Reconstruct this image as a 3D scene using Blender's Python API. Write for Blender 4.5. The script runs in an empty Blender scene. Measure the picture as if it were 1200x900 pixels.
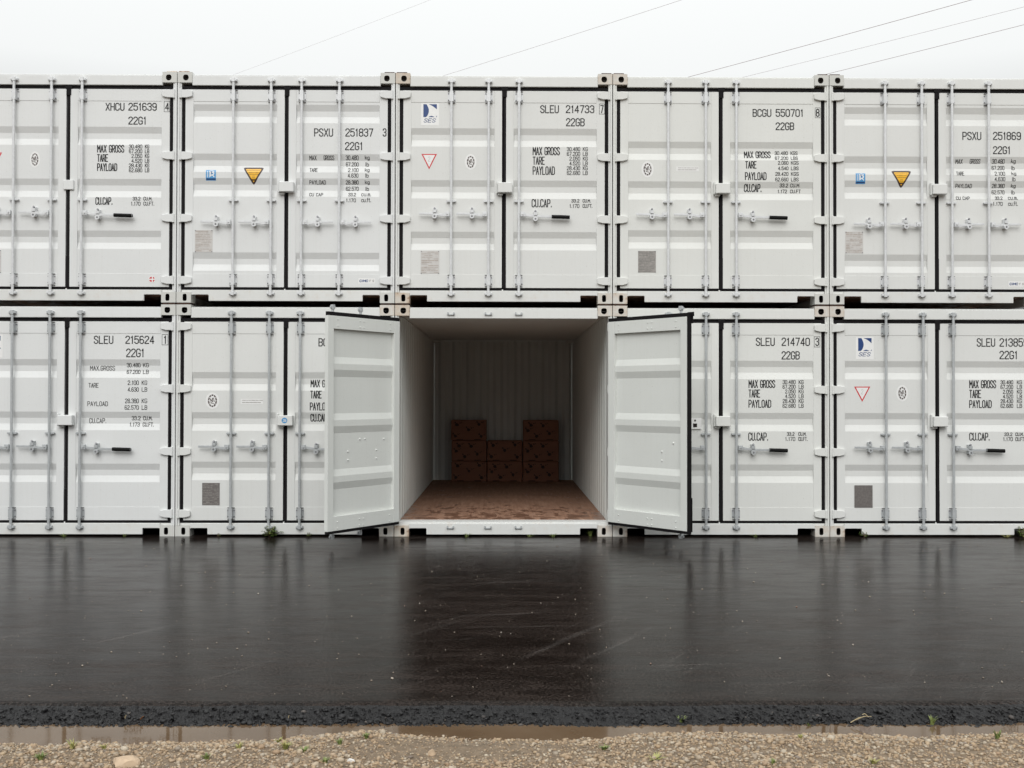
import bpy, bmesh, math, random
import numpy as np
from mathutils import Vector, Matrix, noise

random.seed(7)
RNG = np.random.default_rng(11)
S = bpy.context.scene
COL = S.collection

# ---------------------------------------------------------------- camera
CX, CY, CZ = 1.2052, -11.7404, 1.5667
YAW, PIT, ROL, FPX = -0.0095594, 0.0120458, 0.0019767, 1226.613   # pixels of a 1200 wide frame
fw = Vector((-math.sin(YAW) * math.cos(PIT), math.cos(YAW) * math.cos(PIT), math.sin(PIT)))
r0 = Vector((math.cos(YAW), math.sin(YAW), 0))
u0 = r0.cross(fw)
RT = r0 * math.cos(ROL) + u0 * math.sin(ROL)
UP = -r0 * math.sin(ROL) + u0 * math.cos(ROL)
cd = bpy.data.cameras.new('camera')
cam = bpy.data.objects.new('camera', cd)
COL.objects.link(cam)
cam.matrix_world = Matrix(((RT.x, UP.x, -fw.x, CX), (RT.y, UP.y, -fw.y, CY), (RT.z, UP.z, -fw.z, CZ), (0, 0, 0, 1)))
cd.sensor_width = 36
cd.lens = 36 * FPX / 1200
cd.clip_start, cd.clip_end = 0.1, 2000
S.camera = cam

# ---------------------------------------------------------------- sky, sun, exposure
SUN_EL, SUN_AZ = math.radians(41), math.radians(188)     # azimuth: direction the light comes from, from +Y clockwise
w = bpy.data.worlds.new('World')
S.world = w
w.use_nodes = True
nt = w.node_tree
nt.nodes.clear()
out = nt.nodes.new('ShaderNodeOutputWorld')
bg = nt.nodes.new('ShaderNodeBackground')
sky = nt.nodes.new('ShaderNodeTexSky')
sky.sky_type = 'NISHITA'
sky.sun_disc = False
sky.sun_elevation, sky.sun_rotation = SUN_EL, SUN_AZ
hs = nt.nodes.new('ShaderNodeHueSaturation')
hs.inputs['Saturation'].default_value = 0.12
mx = nt.nodes.new('ShaderNodeMix'); mx.data_type = 'RGBA'
mx.inputs['Factor'].default_value = 0.9
# overcast cloud cover: brightest overhead, dim towards the horizon
tc = nt.nodes.new('ShaderNodeTexCoord')
sx = nt.nodes.new('ShaderNodeSeparateXYZ')
nt.links.new(tc.outputs['Generated'], sx.inputs[0])
rp = nt.nodes.new('ShaderNodeValToRGB')
el = rp.color_ramp.elements
el[0].position, el[0].color = 0.0, (.035, .036, .035, 1)
el[1].position, el[1].color = 1.0, (.58, .60, .60, 1)
for p_, c_ in ((.10, .065), (.20, .20), (.29, .325), (.37, .35), (.6, .58)):
    e_ = el.new(p_); e_.color = (c_ * .985, c_ * 1.005, c_ * 1.0, 1)
nt.links.new(sx.outputs['Z'], rp.inputs['Fac'])
sc_ = nt.nodes.new('ShaderNodeVectorMath'); sc_.operation = 'SCALE'
sc_.inputs['Scale'].default_value = 27.5
nt.links.new(rp.outputs['Color'], sc_.inputs[0])
nt.links.new(sc_.outputs[0], mx.inputs['B'])
nt.links.new(sky.outputs[0], hs.inputs['Color'])
nt.links.new(hs.outputs[0], mx.inputs['A'])
nt.links.new(mx.outputs['Result'], bg.inputs['Color'])
bg.inputs['Strength'].default_value = 0.11
nt.links.new(bg.outputs[0], out.inputs['Surface'])
sd = bpy.data.lights.new('sun', 'SUN')
sd.energy = 1.5
sd.angle = math.radians(40)
sd.color = (1, 0.985, 0.96)
sun = bpy.data.objects.new('sun', sd)
COL.objects.link(sun)
sdir = Vector((math.sin(SUN_AZ) * math.cos(SUN_EL), math.cos(SUN_AZ) * math.cos(SUN_EL), math.sin(SUN_EL)))
sun.rotation_euler = sdir.to_track_quat('Z', 'Y').to_euler()
S.view_settings.view_transform = 'Standard'
S.view_settings.look = 'None'
S.view_settings.exposure = 0.0
S.view_settings.gamma = 1
S.render.engine = 'CYCLES'
S.cycles.max_bounces = 8
S.cycles.diffuse_bounces = 5


# ---------------------------------------------------------------- materials
class NT:
    def __init__(s, name):
        s.m = bpy.data.materials.new(name)
        s.m.use_nodes = True
        s.t = s.m.node_tree
        s.b = s.t.nodes['Principled BSDF']
        s.co = s.n('ShaderNodeTexCoord')

    def n(s, typ, **kw):
        x = s.t.nodes.new(typ)
        for k, v in kw.items():
            setattr(x, k, v)
        return x

    def l(s, a, b):
        s.t.links.new(a, b)

    def mapped(s, scale=(1, 1, 1), space='Object'):
        mp = s.n('ShaderNodeMapping')
        mp.inputs['Scale'].default_value = scale
        s.l(s.co.outputs[space], mp.inputs['Vector'])
        return mp.outputs[0]

    def noise(s, scale, detail=4, rough=.55, vec=None, dist=0.0):
        x = s.n('ShaderNodeTexNoise')
        x.inputs['Scale'].default_value = scale
        x.inputs['Detail'].default_value = detail
        x.inputs['Roughness'].default_value = rough
        x.inputs['Distortion'].default_value = dist
        s.l(vec if vec is not None else s.co.outputs['Object'], x.inputs['Vector'])
        return x.outputs['Fac']

    def ramp(s, fac, stops):
        r = s.n('ShaderNodeValToRGB')
        e = r.color_ramp.elements
        while len(e) < len(stops):
            e.new(0.5)
        for i, (p, c) in enumerate(stops):
            e[i].position = p
            e[i].color = (*c, 1) if not isinstance(c, (int, float)) else (c, c, c, 1)
        s.l(fac, r.inputs['Fac'])
        return r.outputs['Color']

    def mix(s, fac, a, b, blend='MIX'):
        x = s.n('ShaderNodeMix', data_type='RGBA', blend_type=blend)
        for k, v in (('Factor', fac), ('A', a), ('B', b)):
            if isinstance(v, (int, float)):
                x.inputs[k].default_value = v if k == 'Factor' else (v, v, v, 1)
            elif isinstance(v, tuple):
                x.inputs[k].default_value = (*v, 1)
            else:
                s.l(v, x.inputs[k])
        return x.outputs['Result']

    def math(s, op, a, b):
        x = s.n('ShaderNodeMath', operation=op)
        for i, v in enumerate((a, b)):
            if isinstance(v, (int, float)):
                x.inputs[i].default_value = v
            else:
                s.l(v, x.inputs[i])
        return x.outputs[0]

    def bump(s, h, strength, dist=.01):
        b = s.n('ShaderNodeBump')
        b.inputs['Strength'].default_value = strength
        b.inputs['Distance'].default_value = dist
        s.l(h, b.inputs['Height'])
        s.l(b.outputs[0], s.b.inputs['Normal'])

    def set(s, color=None, rough=None, metal=None, spec=None):
        for k, v in (('Base Color', color), ('Roughness', rough), ('Metallic', metal), ('Specular IOR Level', spec)):
            if v is None:
                continue
            if isinstance(v, (int, float)):
                s.b.inputs[k].default_value = v
            elif isinstance(v, tuple):
                s.b.inputs[k].default_value = (*v, 1)
            else:
                s.l(v, s.b.inputs[k])
        return s.m


def plain(name, color, rough=.5, metal=0.0, var=.12, scale=30):
    t = NT(name)
    c = t.mix(t.ramp(t.noise(scale), [(.35, 0), (.65, 1)]), tuple(x * (1 - var) for x in color), color)
    return t.set(c, rough, metal)


def paint(name, color, rust=0.0, rustpos=.6, rough=.42):
    """container paint: grime film, rain streaks, chips and rust"""
    t = NT(name)
    big = t.noise(1.1, 5)
    c = t.mix(t.ramp(big, [(.3, 0), (.7, 1)]), tuple(x * .955 for x in color), color)
    streak = t.noise(1, 5, .6, t.mapped((38, 38, .9)))
    c = t.mix(t.math('MULTIPLY', t.ramp(streak, [(.52, 0), (.75, 1)]), .10), c, tuple(x * y for x, y in zip(color, (.72, .69, .63))))
    spk = t.noise(85, 3, .6)
    c = t.mix(t.math('MULTIPLY', t.ramp(spk, [(.66, 0), (.72, 1)]), .35), c, (.30, .26, .21))
    if rust > 0:
        rn = t.noise(14, 6, .65)
        rn2 = t.noise(4.5, 4, .6)
        both = t.math('ADD', t.math('MULTIPLY', rn, .5), t.math('MULTIPLY', rn2, .5))
        stain = t.ramp(both, [(rustpos - .12, 0), (rustpos + .1, 1)])
        c = t.mix(t.math('MULTIPLY', stain, rust * .75), c, (.50, .33, .19))
        core = t.ramp(both, [(rustpos, 0), (rustpos + .1, 1)])
        c = t.mix(t.math('MULTIPLY', core, rust), c, (.14, .06, .03))
    t.bump(t.noise(7, 4, .6), .10, .01)
    return t.set(c, t.ramp(big, [(.3, rough - .05), (.7, rough + .08)]), spec=.22)


M = {}
GREY = (.70, .705, .688)
M['paint'] = paint('container_paint', GREY)
M['paint_b'] = paint('container_paint_warm', (.705, .711, .686))
M['paint_c'] = paint('container_paint_cool', (.715, .724, .720))
M['paint_low'] = paint('sill_paint', GREY, .35, .66)
M['paint_open'] = paint('container_inner_paint', (.68, .695, .668), rough=.5)
M['cast'] = paint('casting_paint', (.60, .60, .57), .6, .66)
M['cast_worn'] = paint('casting_paint_worn', (.63, .61, .57), .9, .55)
M['cast_rusty'] = paint('casting_paint_rusty', (.61, .57, .51), 1.0, .53)
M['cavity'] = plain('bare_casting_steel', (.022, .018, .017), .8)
M['cavity_top'] = plain('lit_casting_steel', (.15, .135, .125), .7)  # paler copy of the hole steel: light inside upper-row holes put into the colour
M['rubber'] = plain('black_rubber', (.009, .008, .009), .7)
M['zinc_bright'] = plain('bright_zinc', (.70, .71, .72), .38, .15)
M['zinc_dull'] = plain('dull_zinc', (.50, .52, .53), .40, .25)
M['steel_dark'] = plain('dark_bolt_steel', (.20, .20, .21), .5, .4)
M['grip'] = plain('black_grip', (.006, .006, .006), .6)
M['rust'] = plain('rusty_steel', (.085, .042, .028), .85, 0, .6, 40)
for k_ in ('rubber', 'grip', 'cavity'):
    M[k_].node_tree.nodes['Principled BSDF'].inputs['Specular IOR Level'].default_value = .15
M['ink'] = plain('black_lettering', (.012, .012, .013), .6)
M['ink_grey'] = plain('grey_print', (.22, .21, .20), .6)
M['ink_tan'] = plain('tan_print', (.42, .36, .32), .6)
M['white_film'] = plain('white_sticker', (.80, .80, .79), .35, 0, .04)
M['navy'] = plain('navy_print', (.018, .055, .19), .35)
M['blue'] = plain('blue_sticker', (.09, .32, .62), .35)
M['yellow'] = plain('yellow_sticker', (.90, .49, .03), .35)
M['brown_ink'] = plain('dark_brown_print', (.06, .035, .03), .5)
M['red'] = plain('red_print', (.62, .045, .05), .4)
M['plate_pale'] = plain('pale_plate', (.58, .56, .54), .45, 0, .1)
M['plate_grey'] = plain('weathered_plate', (.34, .32, .30), .5, .2, .25, 60)
M['plate_dark'] = plain('dull_metal_plate', (.22, .20, .19), .45, .4, .25, 60)
M['cable'] = plain('cable_sheath', (.28, .16, .16), .6)
M['mark'] = plain('dark_box_print', (.035, .014, .010), .7)


def mat_floor():
    t = NT('plywood_floor')
    g = t.noise(1, 5, .6, t.mapped((30, 2.2, 1)))
    c = t.ramp(g, [(.25, (.25, .128, .080)), (.55, (.36, .205, .135)), (.8, (.44, .275, .195))])
    c = t.mix(t.math('MULTIPLY', t.ramp(t.noise(2.2, 6, .65), [(.45, 0), (.7, 1)]), .35), c, (.20, .10, .068))
    bk = t.n('ShaderNodeTexBrick')
    bk.inputs['Scale'].default_value = 1
    bk.inputs['Brick Width'].default_value = 2.6
    bk.inputs['Row Height'].default_value = 1.95
    bk.inputs['Mortar Size'].default_value = .006
    bk.offset = 0
    bk.inputs['Color1'].default_value = (1, 1, 1, 1)
    bk.inputs['Color2'].default_value = (.84, .82, .80, 1)
    bk.inputs['Mortar'].default_value = (.25, .22, .2, 1)
    off = t.n('ShaderNodeMapping')
    off.inputs['Location'].default_value = (1.3, 0.75, 0)
    t.l(t.co.outputs['Object'], off.inputs['Vector'])
    t.l(off.outputs[0], bk.inputs['Vector'])
    c = t.mix(1.0, c, bk.outputs['Color'], 'MULTIPLY')
    sep = t.n('ShaderNodeSeparateXYZ')
    t.l(t.co.outputs['Object'], sep.inputs[0])
    near = t.n('ShaderNodeMapRange')
    near.inputs['From Min'].default_value = 2.3
    near.inputs['From Max'].default_value = 0.2
    t.l(sep.outputs['Y'], near.inputs['Value'])
    wet = t.math('ADD', t.noise(1, 6, .58, t.mapped((7.5, 4.5, 1)), .5), t.math('MULTIPLY', near.outputs[0], .20))
    wm = t.ramp(wet, [(.64, 0), (.665, 1)])
    c = t.mix(t.math('MULTIPLY', wm, .45), c, (.095, .036, .022))
    t.bump(g, .15, .004)
    return t.set(c, t.ramp(wm, [(0, .75), (1, .3)]))


M['floor'] = mat_floor()


def mat_card():
    t = NT('brown_cardboard')
    g = t.noise(1, 4, .6, t.mapped((3, 3, 60)))
    c = t.ramp(g, [(.3, (.26, .112, .070)), (.7, (.33, .148, .092))])
    return t.set(c, .8)


M['card'] = mat_card()


def mat_asphalt():
    t = NT('wet_asphalt')
    st = t.noise(1, 6, .62, t.mapped((.5, 5.0, 1)))                    # paver streaks along the road
    bl = t.noise(.6, 6, .65)
    mot = t.noise(1, 7, .72, t.mapped((2.6, 7, 1)), .4)                # broken wet film
    grain = t.noise(62, 4, .7)
    fine = t.noise(210, 3, .7)
    film = t.math('ADD', t.math('ADD', t.math('MULTIPLY', mot, .45), t.math('MULTIPLY', st, .30)), t.math('MULTIPLY', bl, .25))
    c = t.ramp(fine, [(.3, (.0024, .0015, .0012)), (.58, (.0050, .0034, .0028)), (.70, (.013, .010, .009)), (.8, (.07, .06, .054))])
    # stone tips that stand out of the water film, more of them where the film is thin
    tips = t.ramp(t.math('ADD', t.math('MULTIPLY', grain, .62), t.math('MULTIPLY', film, .55)), [(.55, 0), (.645, 1)])
    c = t.mix(t.math('MULTIPLY', tips, .55), c, t.ramp(fine, [(.35, (.019, .0135, .0112)), (.7, (.080, .062, .054))]))

    def turned(deg, scale):
        a = t.n('ShaderNodeMapping')
        a.inputs['Rotation'].default_value = (0, 0, math.radians(deg))
        t.l(t.co.outputs['Object'], a.inputs['Vector'])
        b = t.n('ShaderNodeMapping')
        b.inputs['Scale'].default_value = scale
        t.l(a.outputs[0], b.inputs['Vector'])
        return b.outputs[0]
    for deg, sc_, lo, hi, am in ((-57, (.38, 6.5, 1), .57, .71, .42), (-8, (.5, 4.5, 1), .58, .73, .40)):     # scuffs and drying tyre marks
        m = t.noise(1, 7, .68, turned(deg, sc_), .3)
        m = t.math('MULTIPLY', t.ramp(m, [(lo, 0), (hi, 1)]), t.ramp(grain, [(.35, .25), (.62, 1)]))
        m = t.math('MULTIPLY', m, t.ramp(t.noise(.42, 2, .5, turned(deg, (1, 1, 1))), [(.40, 0), (.58, 1)]))
        c = t.mix(t.math('MULTIPLY', m, am), c, (.13, .118, .11))
    rough = t.mix(tips, t.ramp(film, [(.38, .025), (.50, .05), (.60, .11)]), .20)
    h = t.math('ADD', t.math('MULTIPLY', grain, .55), t.math('MULTIPLY', t.noise(1, 6, .65, t.mapped((7, 26, 1))), .6))
    t.bump(h, .26, .006)
    t.b.inputs['IOR'].default_value = 1.12
    lv = t.ramp(t.math('ADD', t.math('MULTIPLY', film, .7), t.math('MULTIPLY', t.noise(1, 6, .7, t.mapped((3.2, 9, 1)), .6), .3)), [(.40, .72), (.50, .44), (.60, .16)])
    t.l(lv, t.b.inputs['Specular IOR Level'])
    return t.set(c, rough)


M['asphalt'] = mat_asphalt()


def mat_edge():
    t = NT('broken_asphalt')
    v = t.n('ShaderNodeTexVoronoi')
    v.inputs['Scale'].default_value = 75
    t.l(t.co.outputs['Object'], v.inputs['Vector'])
    c = t.ramp(t.noise(60, 4, .7), [(.3, (.003, .0027, .003)), (.62, (.008, .0073, .008)), (.82, (.04, .036, .035))])
    t.bump(v.outputs['Distance'], .8, .012)
    return t.set(c, .5, spec=.3)


M['edge'] = mat_edge()


def mat_soil():
    t = NT('sandy_gravel_soil')
    c = t.ramp(t.noise(26, 6, .7), [(.25, (.06, .042, .025)), (.5, (.145, .103, .064)), (.8, (.26, .192, .125))])
    v = t.n('ShaderNodeTexVoronoi')
    v.inputs['Scale'].default_value = 120
    t.l(t.co.outputs['Object'], v.inputs['Vector'])
    t.bump(v.outputs['Distance'], .7, .006)
    return t.set(c, .75)


M['soil'] = mat_soil()


def mat_pebble(name, stops, rough=.6, dirt=(.16, .115, .08)):
    t = NT(name)
    g = t.n('ShaderNodeNewGeometry')
    c = t.ramp(g.outputs['Random Per Island'], stops)
    c = t.mix(t.ramp(t.noise(70, 4, .7), [(.35, 0), (.7, .45)]), c, dirt)
    t.bump(t.noise(160, 3), .2, .003)
    return t.set(c, rough)


M['pebble'] = mat_pebble('gravel_stones', [(0, (0.235, 0.172, 0.108)), (.2, (0.33, 0.227, 0.131)), (.4, (0.392, 0.293, 0.185)), (.55, (0.282, 0.183, 0.105)),
                                           (.7, (0.431, 0.345, 0.242)), (.82, (0.259, 0.213, 0.159)), (.92, (0.487, 0.418, 0.318)), (1, (0.157, 0.125, 0.101))])
M['speck'] = mat_pebble('road_pebbles', [(0, (.22, .18, .14)), (.5, (.34, .29, .23)), (.9, (.46, .42, .37)), (1, (.22, .09, .05))])
M['crumb'] = mat_pebble('asphalt_crumbs', [(0, (.002, .0018, .002)), (.6, (.005, .0046, .005)), (.96, (.010, .009, .010)), (1, (.09, .075, .065))], .6, (.004, .0035, .004))


def mat_water():
    t = NT('muddy_water')
    c = t.ramp(t.noise(2.5, 4), [(.3, (.088, .055, .031)), (.7, (.125, .085, .053))])
    t.b.inputs['IOR'].default_value = 1.33
    t.bump(t.noise(9, 3), .03, .004)
    return t.set(c, .03)


M['water'] = mat_water()


def mat_leaf(name, a, b):
    t = NT(name)
    g = t.n('ShaderNodeNewGeometry')
    return t.set(t.ramp(g.outputs['Random Per Island'], [(0, a), (1, b)]), .55)


M['grass'] = mat_leaf('grass_blades', (.095, .14, .032), (.19, .22, .065))
M['grass_dry'] = mat_leaf('yellowed_blades', (.20, .23, .055), (.36, .32, .12))
M['herb'] = mat_leaf('herb_leaves', (.07, .14, .03), (.15, .17, .045))
M['herb_stem'] = plain('reddish_stems', (.10, .06, .03), .6)
M['dead_leaf'] = plain('orange_leaf', (.42, .17, .06), .6)
M['straw'] = plain('dry_straw', (.42, .34, .2), .7)
M['slab'] = plain('tan_stone', (.50, .37, .25), .75, 0, .3, 18)
M['white_stone'] = plain('white_stone', (.62, .60, .57), .7, 0, .2, 30)


# ---------------------------------------------------------------- mesh builder
class MB:
    def __init__(s):
        s.v, s.f, s.mi = [], [], []

    def add(s, vs, fs, mi=0):
        o = len(s.v)
        s.v += [tuple(p) for p in vs]
        s.f += [tuple(i + o for i in f) for f in fs]
        s.mi += [mi] * len(fs)
        return s

    def box(s, x0, x1, y0, y1, z0, z1, mi=0):
        x0, x1 = min(x0, x1), max(x0, x1)
        v = [(x, y, z) for z in (z0, z1) for y in (y0, y1) for x in (x0, x1)]
        return s.add(v, [(0, 2, 3, 1), (4, 5, 7, 6), (0, 1, 5, 4), (2, 6, 7, 3), (0, 4, 6, 2), (1, 3, 7, 5)], mi)

    def prism(s, poly, y0, y1, mi=0):
        """polygon in (x,z), extruded in y"""
        n = len(poly)
        a = sum(poly[i][0] * poly[(i + 1) % n][1] - poly[(i + 1) % n][0] * poly[i][1] for i in range(n))
        if a < 0:
            poly = poly[::-1]
        v = [(x, y0, z) for x, z in poly] + [(x, y1, z) for x, z in poly]
        f = [tuple(range(n)), tuple(range(2 * n - 1, n - 1, -1))]
        f += [(i, i + n, (i + 1) % n + n, (i + 1) % n) for i in range(n)]
        return s.add(v, f, mi)

    def tube(s, pts, r, n=10, mi=0, cap=True):
        pts = [Vector(p) for p in pts]
        rs = r if isinstance(r, (list, tuple)) else [r] * len(pts)
        vs = []
        for i, p in enumerate(pts):
            d = (pts[min(i + 1, len(pts) - 1)] - pts[max(i - 1, 0)]).normalized()
            a = d.orthogonal().normalized() if abs(d.z) < .9 else Vector((1, 0, 0))
            a = (a - d * a.dot(d)).normalized()
            b = d.cross(a)
            vs += [p + (a * math.cos(2 * math.pi * k / n) + b * math.sin(2 * math.pi * k / n)) * rs[i] for k in range(n)]
        fs = []
        for i in range(len(pts) - 1):
            fs += [(i * n + k, i * n + (k + 1) % n, (i + 1) * n + (k + 1) % n, (i + 1) * n + k) for k in range(n)]
        if cap:
            fs += [tuple(range(n - 1, -1, -1)), tuple((len(pts) - 1) * n + k for k in range(n))]
        return s.add(vs, fs, mi)

    def build(s, name, mats, parent=None, origin=(0, 0, 0), bevel=0, smooth=False, mesh=None):
        if mesh is None:
            mesh = s.mesh(name, mats, origin, bevel, smooth)
        o = bpy.data.objects.new(name, mesh)
        COL.objects.link(o)
        if parent is not None:
            o.parent = parent
        return o

    def mesh(s, name, mats, origin=(0, 0, 0), bevel=0, smooth=False):
        me = bpy.data.meshes.new(name)
        ox, oy, oz = origin
        me.from_pydata([(a - ox, b - oy, c - oz) for a, b, c in s.v], [], s.f)
        if not isinstance(mats, (list, tuple)):
            mats = [mats]
        for m in mats:
            me.materials.append(m)
        me.polygons.foreach_set('material_index', s.mi)
        if bevel:
            bm = bmesh.new()
            bm.from_mesh(me)
            ed = [e for e in bm.edges if len(e.link_faces) == 2 and e.calc_face_angle(0) > .6]
            bmesh.ops.bevel(bm, geom=ed, offset=bevel, segments=1, affect='EDGES', clamp_overlap=True)
            bm.to_mesh(me)
            bm.free()
        if smooth:
            me.polygons.foreach_set('use_smooth', [True] * len(me.polygons))
        me.update()
        return me


def tag(o, label=None, cat=None, group=None, kind=None):
    for k, v in (('label', label), ('category', cat), ('group', group), ('kind', kind)):
        if v:
            o[k] = v
    return o


def empty(name, loc, rz=0):
    o = bpy.data.objects.new(name, None)
    o.empty_display_size = .1
    o.location = loc
    o.rotation_euler = (0, 0, rz)
    COL.objects.link(o)
    return o


def ray_at(px, py, plane_y=None, plane_z=None):
    """where the sight line through a photo pixel meets a wall plane or a ground plane"""
    d = fw + RT * ((px - 600) / FPX) + UP * ((450 - py) / FPX)
    c = Vector((CX, CY, CZ))
    t = (plane_y - CY) / d.y if plane_y is not None else (plane_z - CZ) / d.z
    return c + d * t


# ---------------------------------------------------------------- ground
EDGE_Y = -6.40
rd = MB()
NXE = 1300
xs = np.linspace(-7.0, 9.4, NXE)


def edge_pt(x, k, j):
    """cross-section of the broken paving edge: k = 0 on the top sheet .. 1 at the toe"""
    wob = noise.noise(Vector((x * .9, 3.1, 0))) * .04 + noise.noise(Vector((x * 3.2, 1.7, 0))) * .024 + noise.noise(Vector((x * 11, 1.7, 5))) * .008
    if k < .25:
        y = EDGE_Y + .10 - k / .25 * .10
        z = -.012 * (k / .25) ** 3
    else:
        q = (k - .25) / .75
        y = EDGE_Y - .155 * q - .045 * q * q
        z = -.012 - .028 * q - .024 * q * q * q
    n1 = noise.noise(Vector((x * 45, y * 45, z * 45 + j)))
    n2 = noise.noise(Vector((x * 110, y * 110, z * 110 + 7)))
    a = min(1, max(0, (k - .12) / .2))
    return (x, y + wob * min(1, k * 4) - a * (n1 * .013 + n2 * .012), z + a * (n2 * .010 + n1 * .008) * (0 if k > .97 else 1))


NK = 15
vs, fs, mi = [], [], []
for i, x in enumerate(xs):
    for j in range(NK):
        vs.append(edge_pt(x, j / (NK - 1), j))
for i in range(NXE - 1):
    for j in range(NK - 1):
        a = i * NK + j
        fs.append((a, a + 1, a + NK + 1, a + NK))
        mi.append(0 if j < 3 else 1)
rd.v, rd.f, rd.mi = vs, fs, mi
yt = EDGE_Y + .10
for xa, xb in ((-90, -7.0), (9.4, 90)):
    rd.add([(xa, EDGE_Y - .2, -.066), (xb, EDGE_Y - .2, -.066), (xb, yt, 0), (xa, yt, 0)], [(0, 1, 2, 3)], 1)
rd.add([(-90, yt, 0), (90, yt, 0), (90, 200, 0), (-90, 200, 0)], [(0, 1, 2, 3)], 0)
tag(rd.build('asphalt_road', [M['asphalt'], M['edge']]), kind='structure')


WATER = -.050


def bank(x, y):
    """height of the gravel: a shallow puddle trough below the paving, rising towards the viewer"""
    px = x
    shore = -6.73 + .06 * noise.noise(Vector((px * .8, 0, 4))) + .05 * noise.noise(Vector((px * 2.6, 0, 9))) + .018 * noise.noise(Vector((px * 9, 0, 1)))
    shore += .035 * math.exp(-((px - 0.55) / .35) ** 2) - .085 * math.exp(-((px - 1.45) / .40) ** 2) - .105 * min(1, max(0, (.35 - px) / .5))
    d = shore - y
    h = WATER - .001 + (.19 * d if d > 0 else .16 * d)
    h = min(max(h, WATER - .03), WATER + .032)
    return h + .005 * noise.noise(Vector((x * 6, y * 6, 0))) + .004 * noise.noise(Vector((x * 19, y * 19, 2)))


gr = MB()
gx = np.linspace(-7, 9.4, 330)
gy = np.linspace(-8.4, -6.3, 64)
for y in gy:
    for x in gx:
        gr.v.append((x, y, bank(x, y)))
nx = len(gx)
for j in range(len(gy) - 1):
    for i in range(nx - 1):
        a = j * nx + i
        gr.f.append((a, a + 1, a + nx + 1, a + nx)); gr.mi.append(0)
gr.add([(-90, -200, -.022), (90, -200, -.022), (90, -8.39, -.022), (-90, -8.39, -.022)], [(0, 1, 2, 3)])
gr.add([(-90, -8.39, -.022), (-6.99, -8.39, -.022), (-6.99, -6.3, -.09), (-90, -6.3, -.09)], [(0, 1, 2, 3)])
gr.add([(9.39, -8.39, -.022), (90, -8.39, -.022), (90, -6.3, -.09), (9.39, -6.3, -.09)], [(0, 1, 2, 3)])
tag(gr.build('gravel_ground', M['soil'], smooth=True), kind='structure')
pd = MB()
pd.add([(-12, -7.0, WATER), (14, -7.0, WATER), (14, -6.38, WATER), (-12, -6.38, WATER)], [(0, 1, 2, 3)])
tag(pd.build('puddle', M['water']), kind='structure')


def icos():
    bm = bmesh.new()
    bmesh.ops.create_icosphere(bm, subdivisions=1, radius=1)
    v = np.array([tuple(q.co) for q in bm.verts]); f = np.array([[q.index for q in p.verts] for p in bm.faces])
    bm.free()
    bm = bmesh.new()
    bmesh.ops.create_icosphere(bm, subdivisions=2, radius=1)
    v2 = np.array([tuple(q.co) for q in bm.verts]); f2 = np.array([[q.index for q in p.verts] for p in bm.faces])
    bm.free()
    return v, f, v2, f2


IV, IF, IV2, IF2 = icos()


def stones(name, pts, sizes, mat, flat=.62, fine=False):
    bv, bf = (IV2, IF2) if fine else (IV, IF)
    n = len(pts)
    sc = sizes[:, None] * np.stack([RNG.uniform(.75, 1.35, n), RNG.uniform(.7, 1.15, n), RNG.uniform(flat * .7, flat * 1.25, n)], 1)
    jit = 1 + RNG.uniform(-.26, .26, (n, len(bv), 1))
    v = bv[None] * jit * sc[:, None, :]
    a = RNG.uniform(0, 6.283, n); b = RNG.normal(0, .35, n)
    ca, sa, cb, sb = np.cos(a)[:, None], np.sin(a)[:, None], np.cos(b)[:, None], np.sin(b)[:, None]
    y = v[..., 1] * cb - v[..., 2] * sb; z = v[..., 1] * sb + v[..., 2] * cb; x = v[..., 0]
    v = np.stack([x * ca - y * sa, x * sa + y * ca, z], -1) + pts[:, None, :]
    f = (bf[None] + (np.arange(n) * len(bv))[:, None, None]).reshape(-1, 3)
    me = bpy.data.meshes.new(name)
    me.vertices.add(n * len(bv)); me.vertices.foreach_set('co', v.reshape(-1).astype(np.float32))
    me.loops.add(f.size); me.loops.foreach_set('vertex_index', f.reshape(-1).astype(np.int32))
    me.polygons.add(len(f)); me.polygons.foreach_set('loop_start', np.arange(0, f.size, 3, dtype=np.int32))
    me.update(calc_edges=True)
    me.materials.append(mat)
    if fine:
        me.polygons.foreach_set('use_smooth', [True] * len(f))
    o = bpy.data.objects.new(name, me)
    COL.objects.link(o)
    return o


# gravel: coarse stones in front, finer grit in the wheel-packed patch
N = 46000
P_ = np.stack([RNG.uniform(-2.9, 5.2, N), -6.63 - 1.0 * RNG.uniform(0, 1, N) ** 1.15], 1)
sz = np.clip(RNG.lognormal(math.log(.0052), .45, N), .0024, .018)
keep, zz = [], []
for i in range(N):
    h = bank(*P_[i])
    fine_patch = math.exp(-((P_[i, 0] - 1.0) / .42) ** 2 - ((P_[i, 1] + 6.98) / .16) ** 2)
    ok = h > WATER - .006 and random.random() > .72 * fine_patch
    keep.append(ok)
    sz[i] *= (1 - .45 * fine_patch)
    zz.append(h)
keep = np.array(keep)
pts = np.concatenate([P_, np.array(zz)[:, None]], 1)[keep]
sz = sz[keep]
pts[:, 2] += sz * .22
tag(stones('gravel', pts, sz, M['pebble']), 'loose tan and grey gravel along the puddle in the foreground', 'gravel', kind='stuff')
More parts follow.
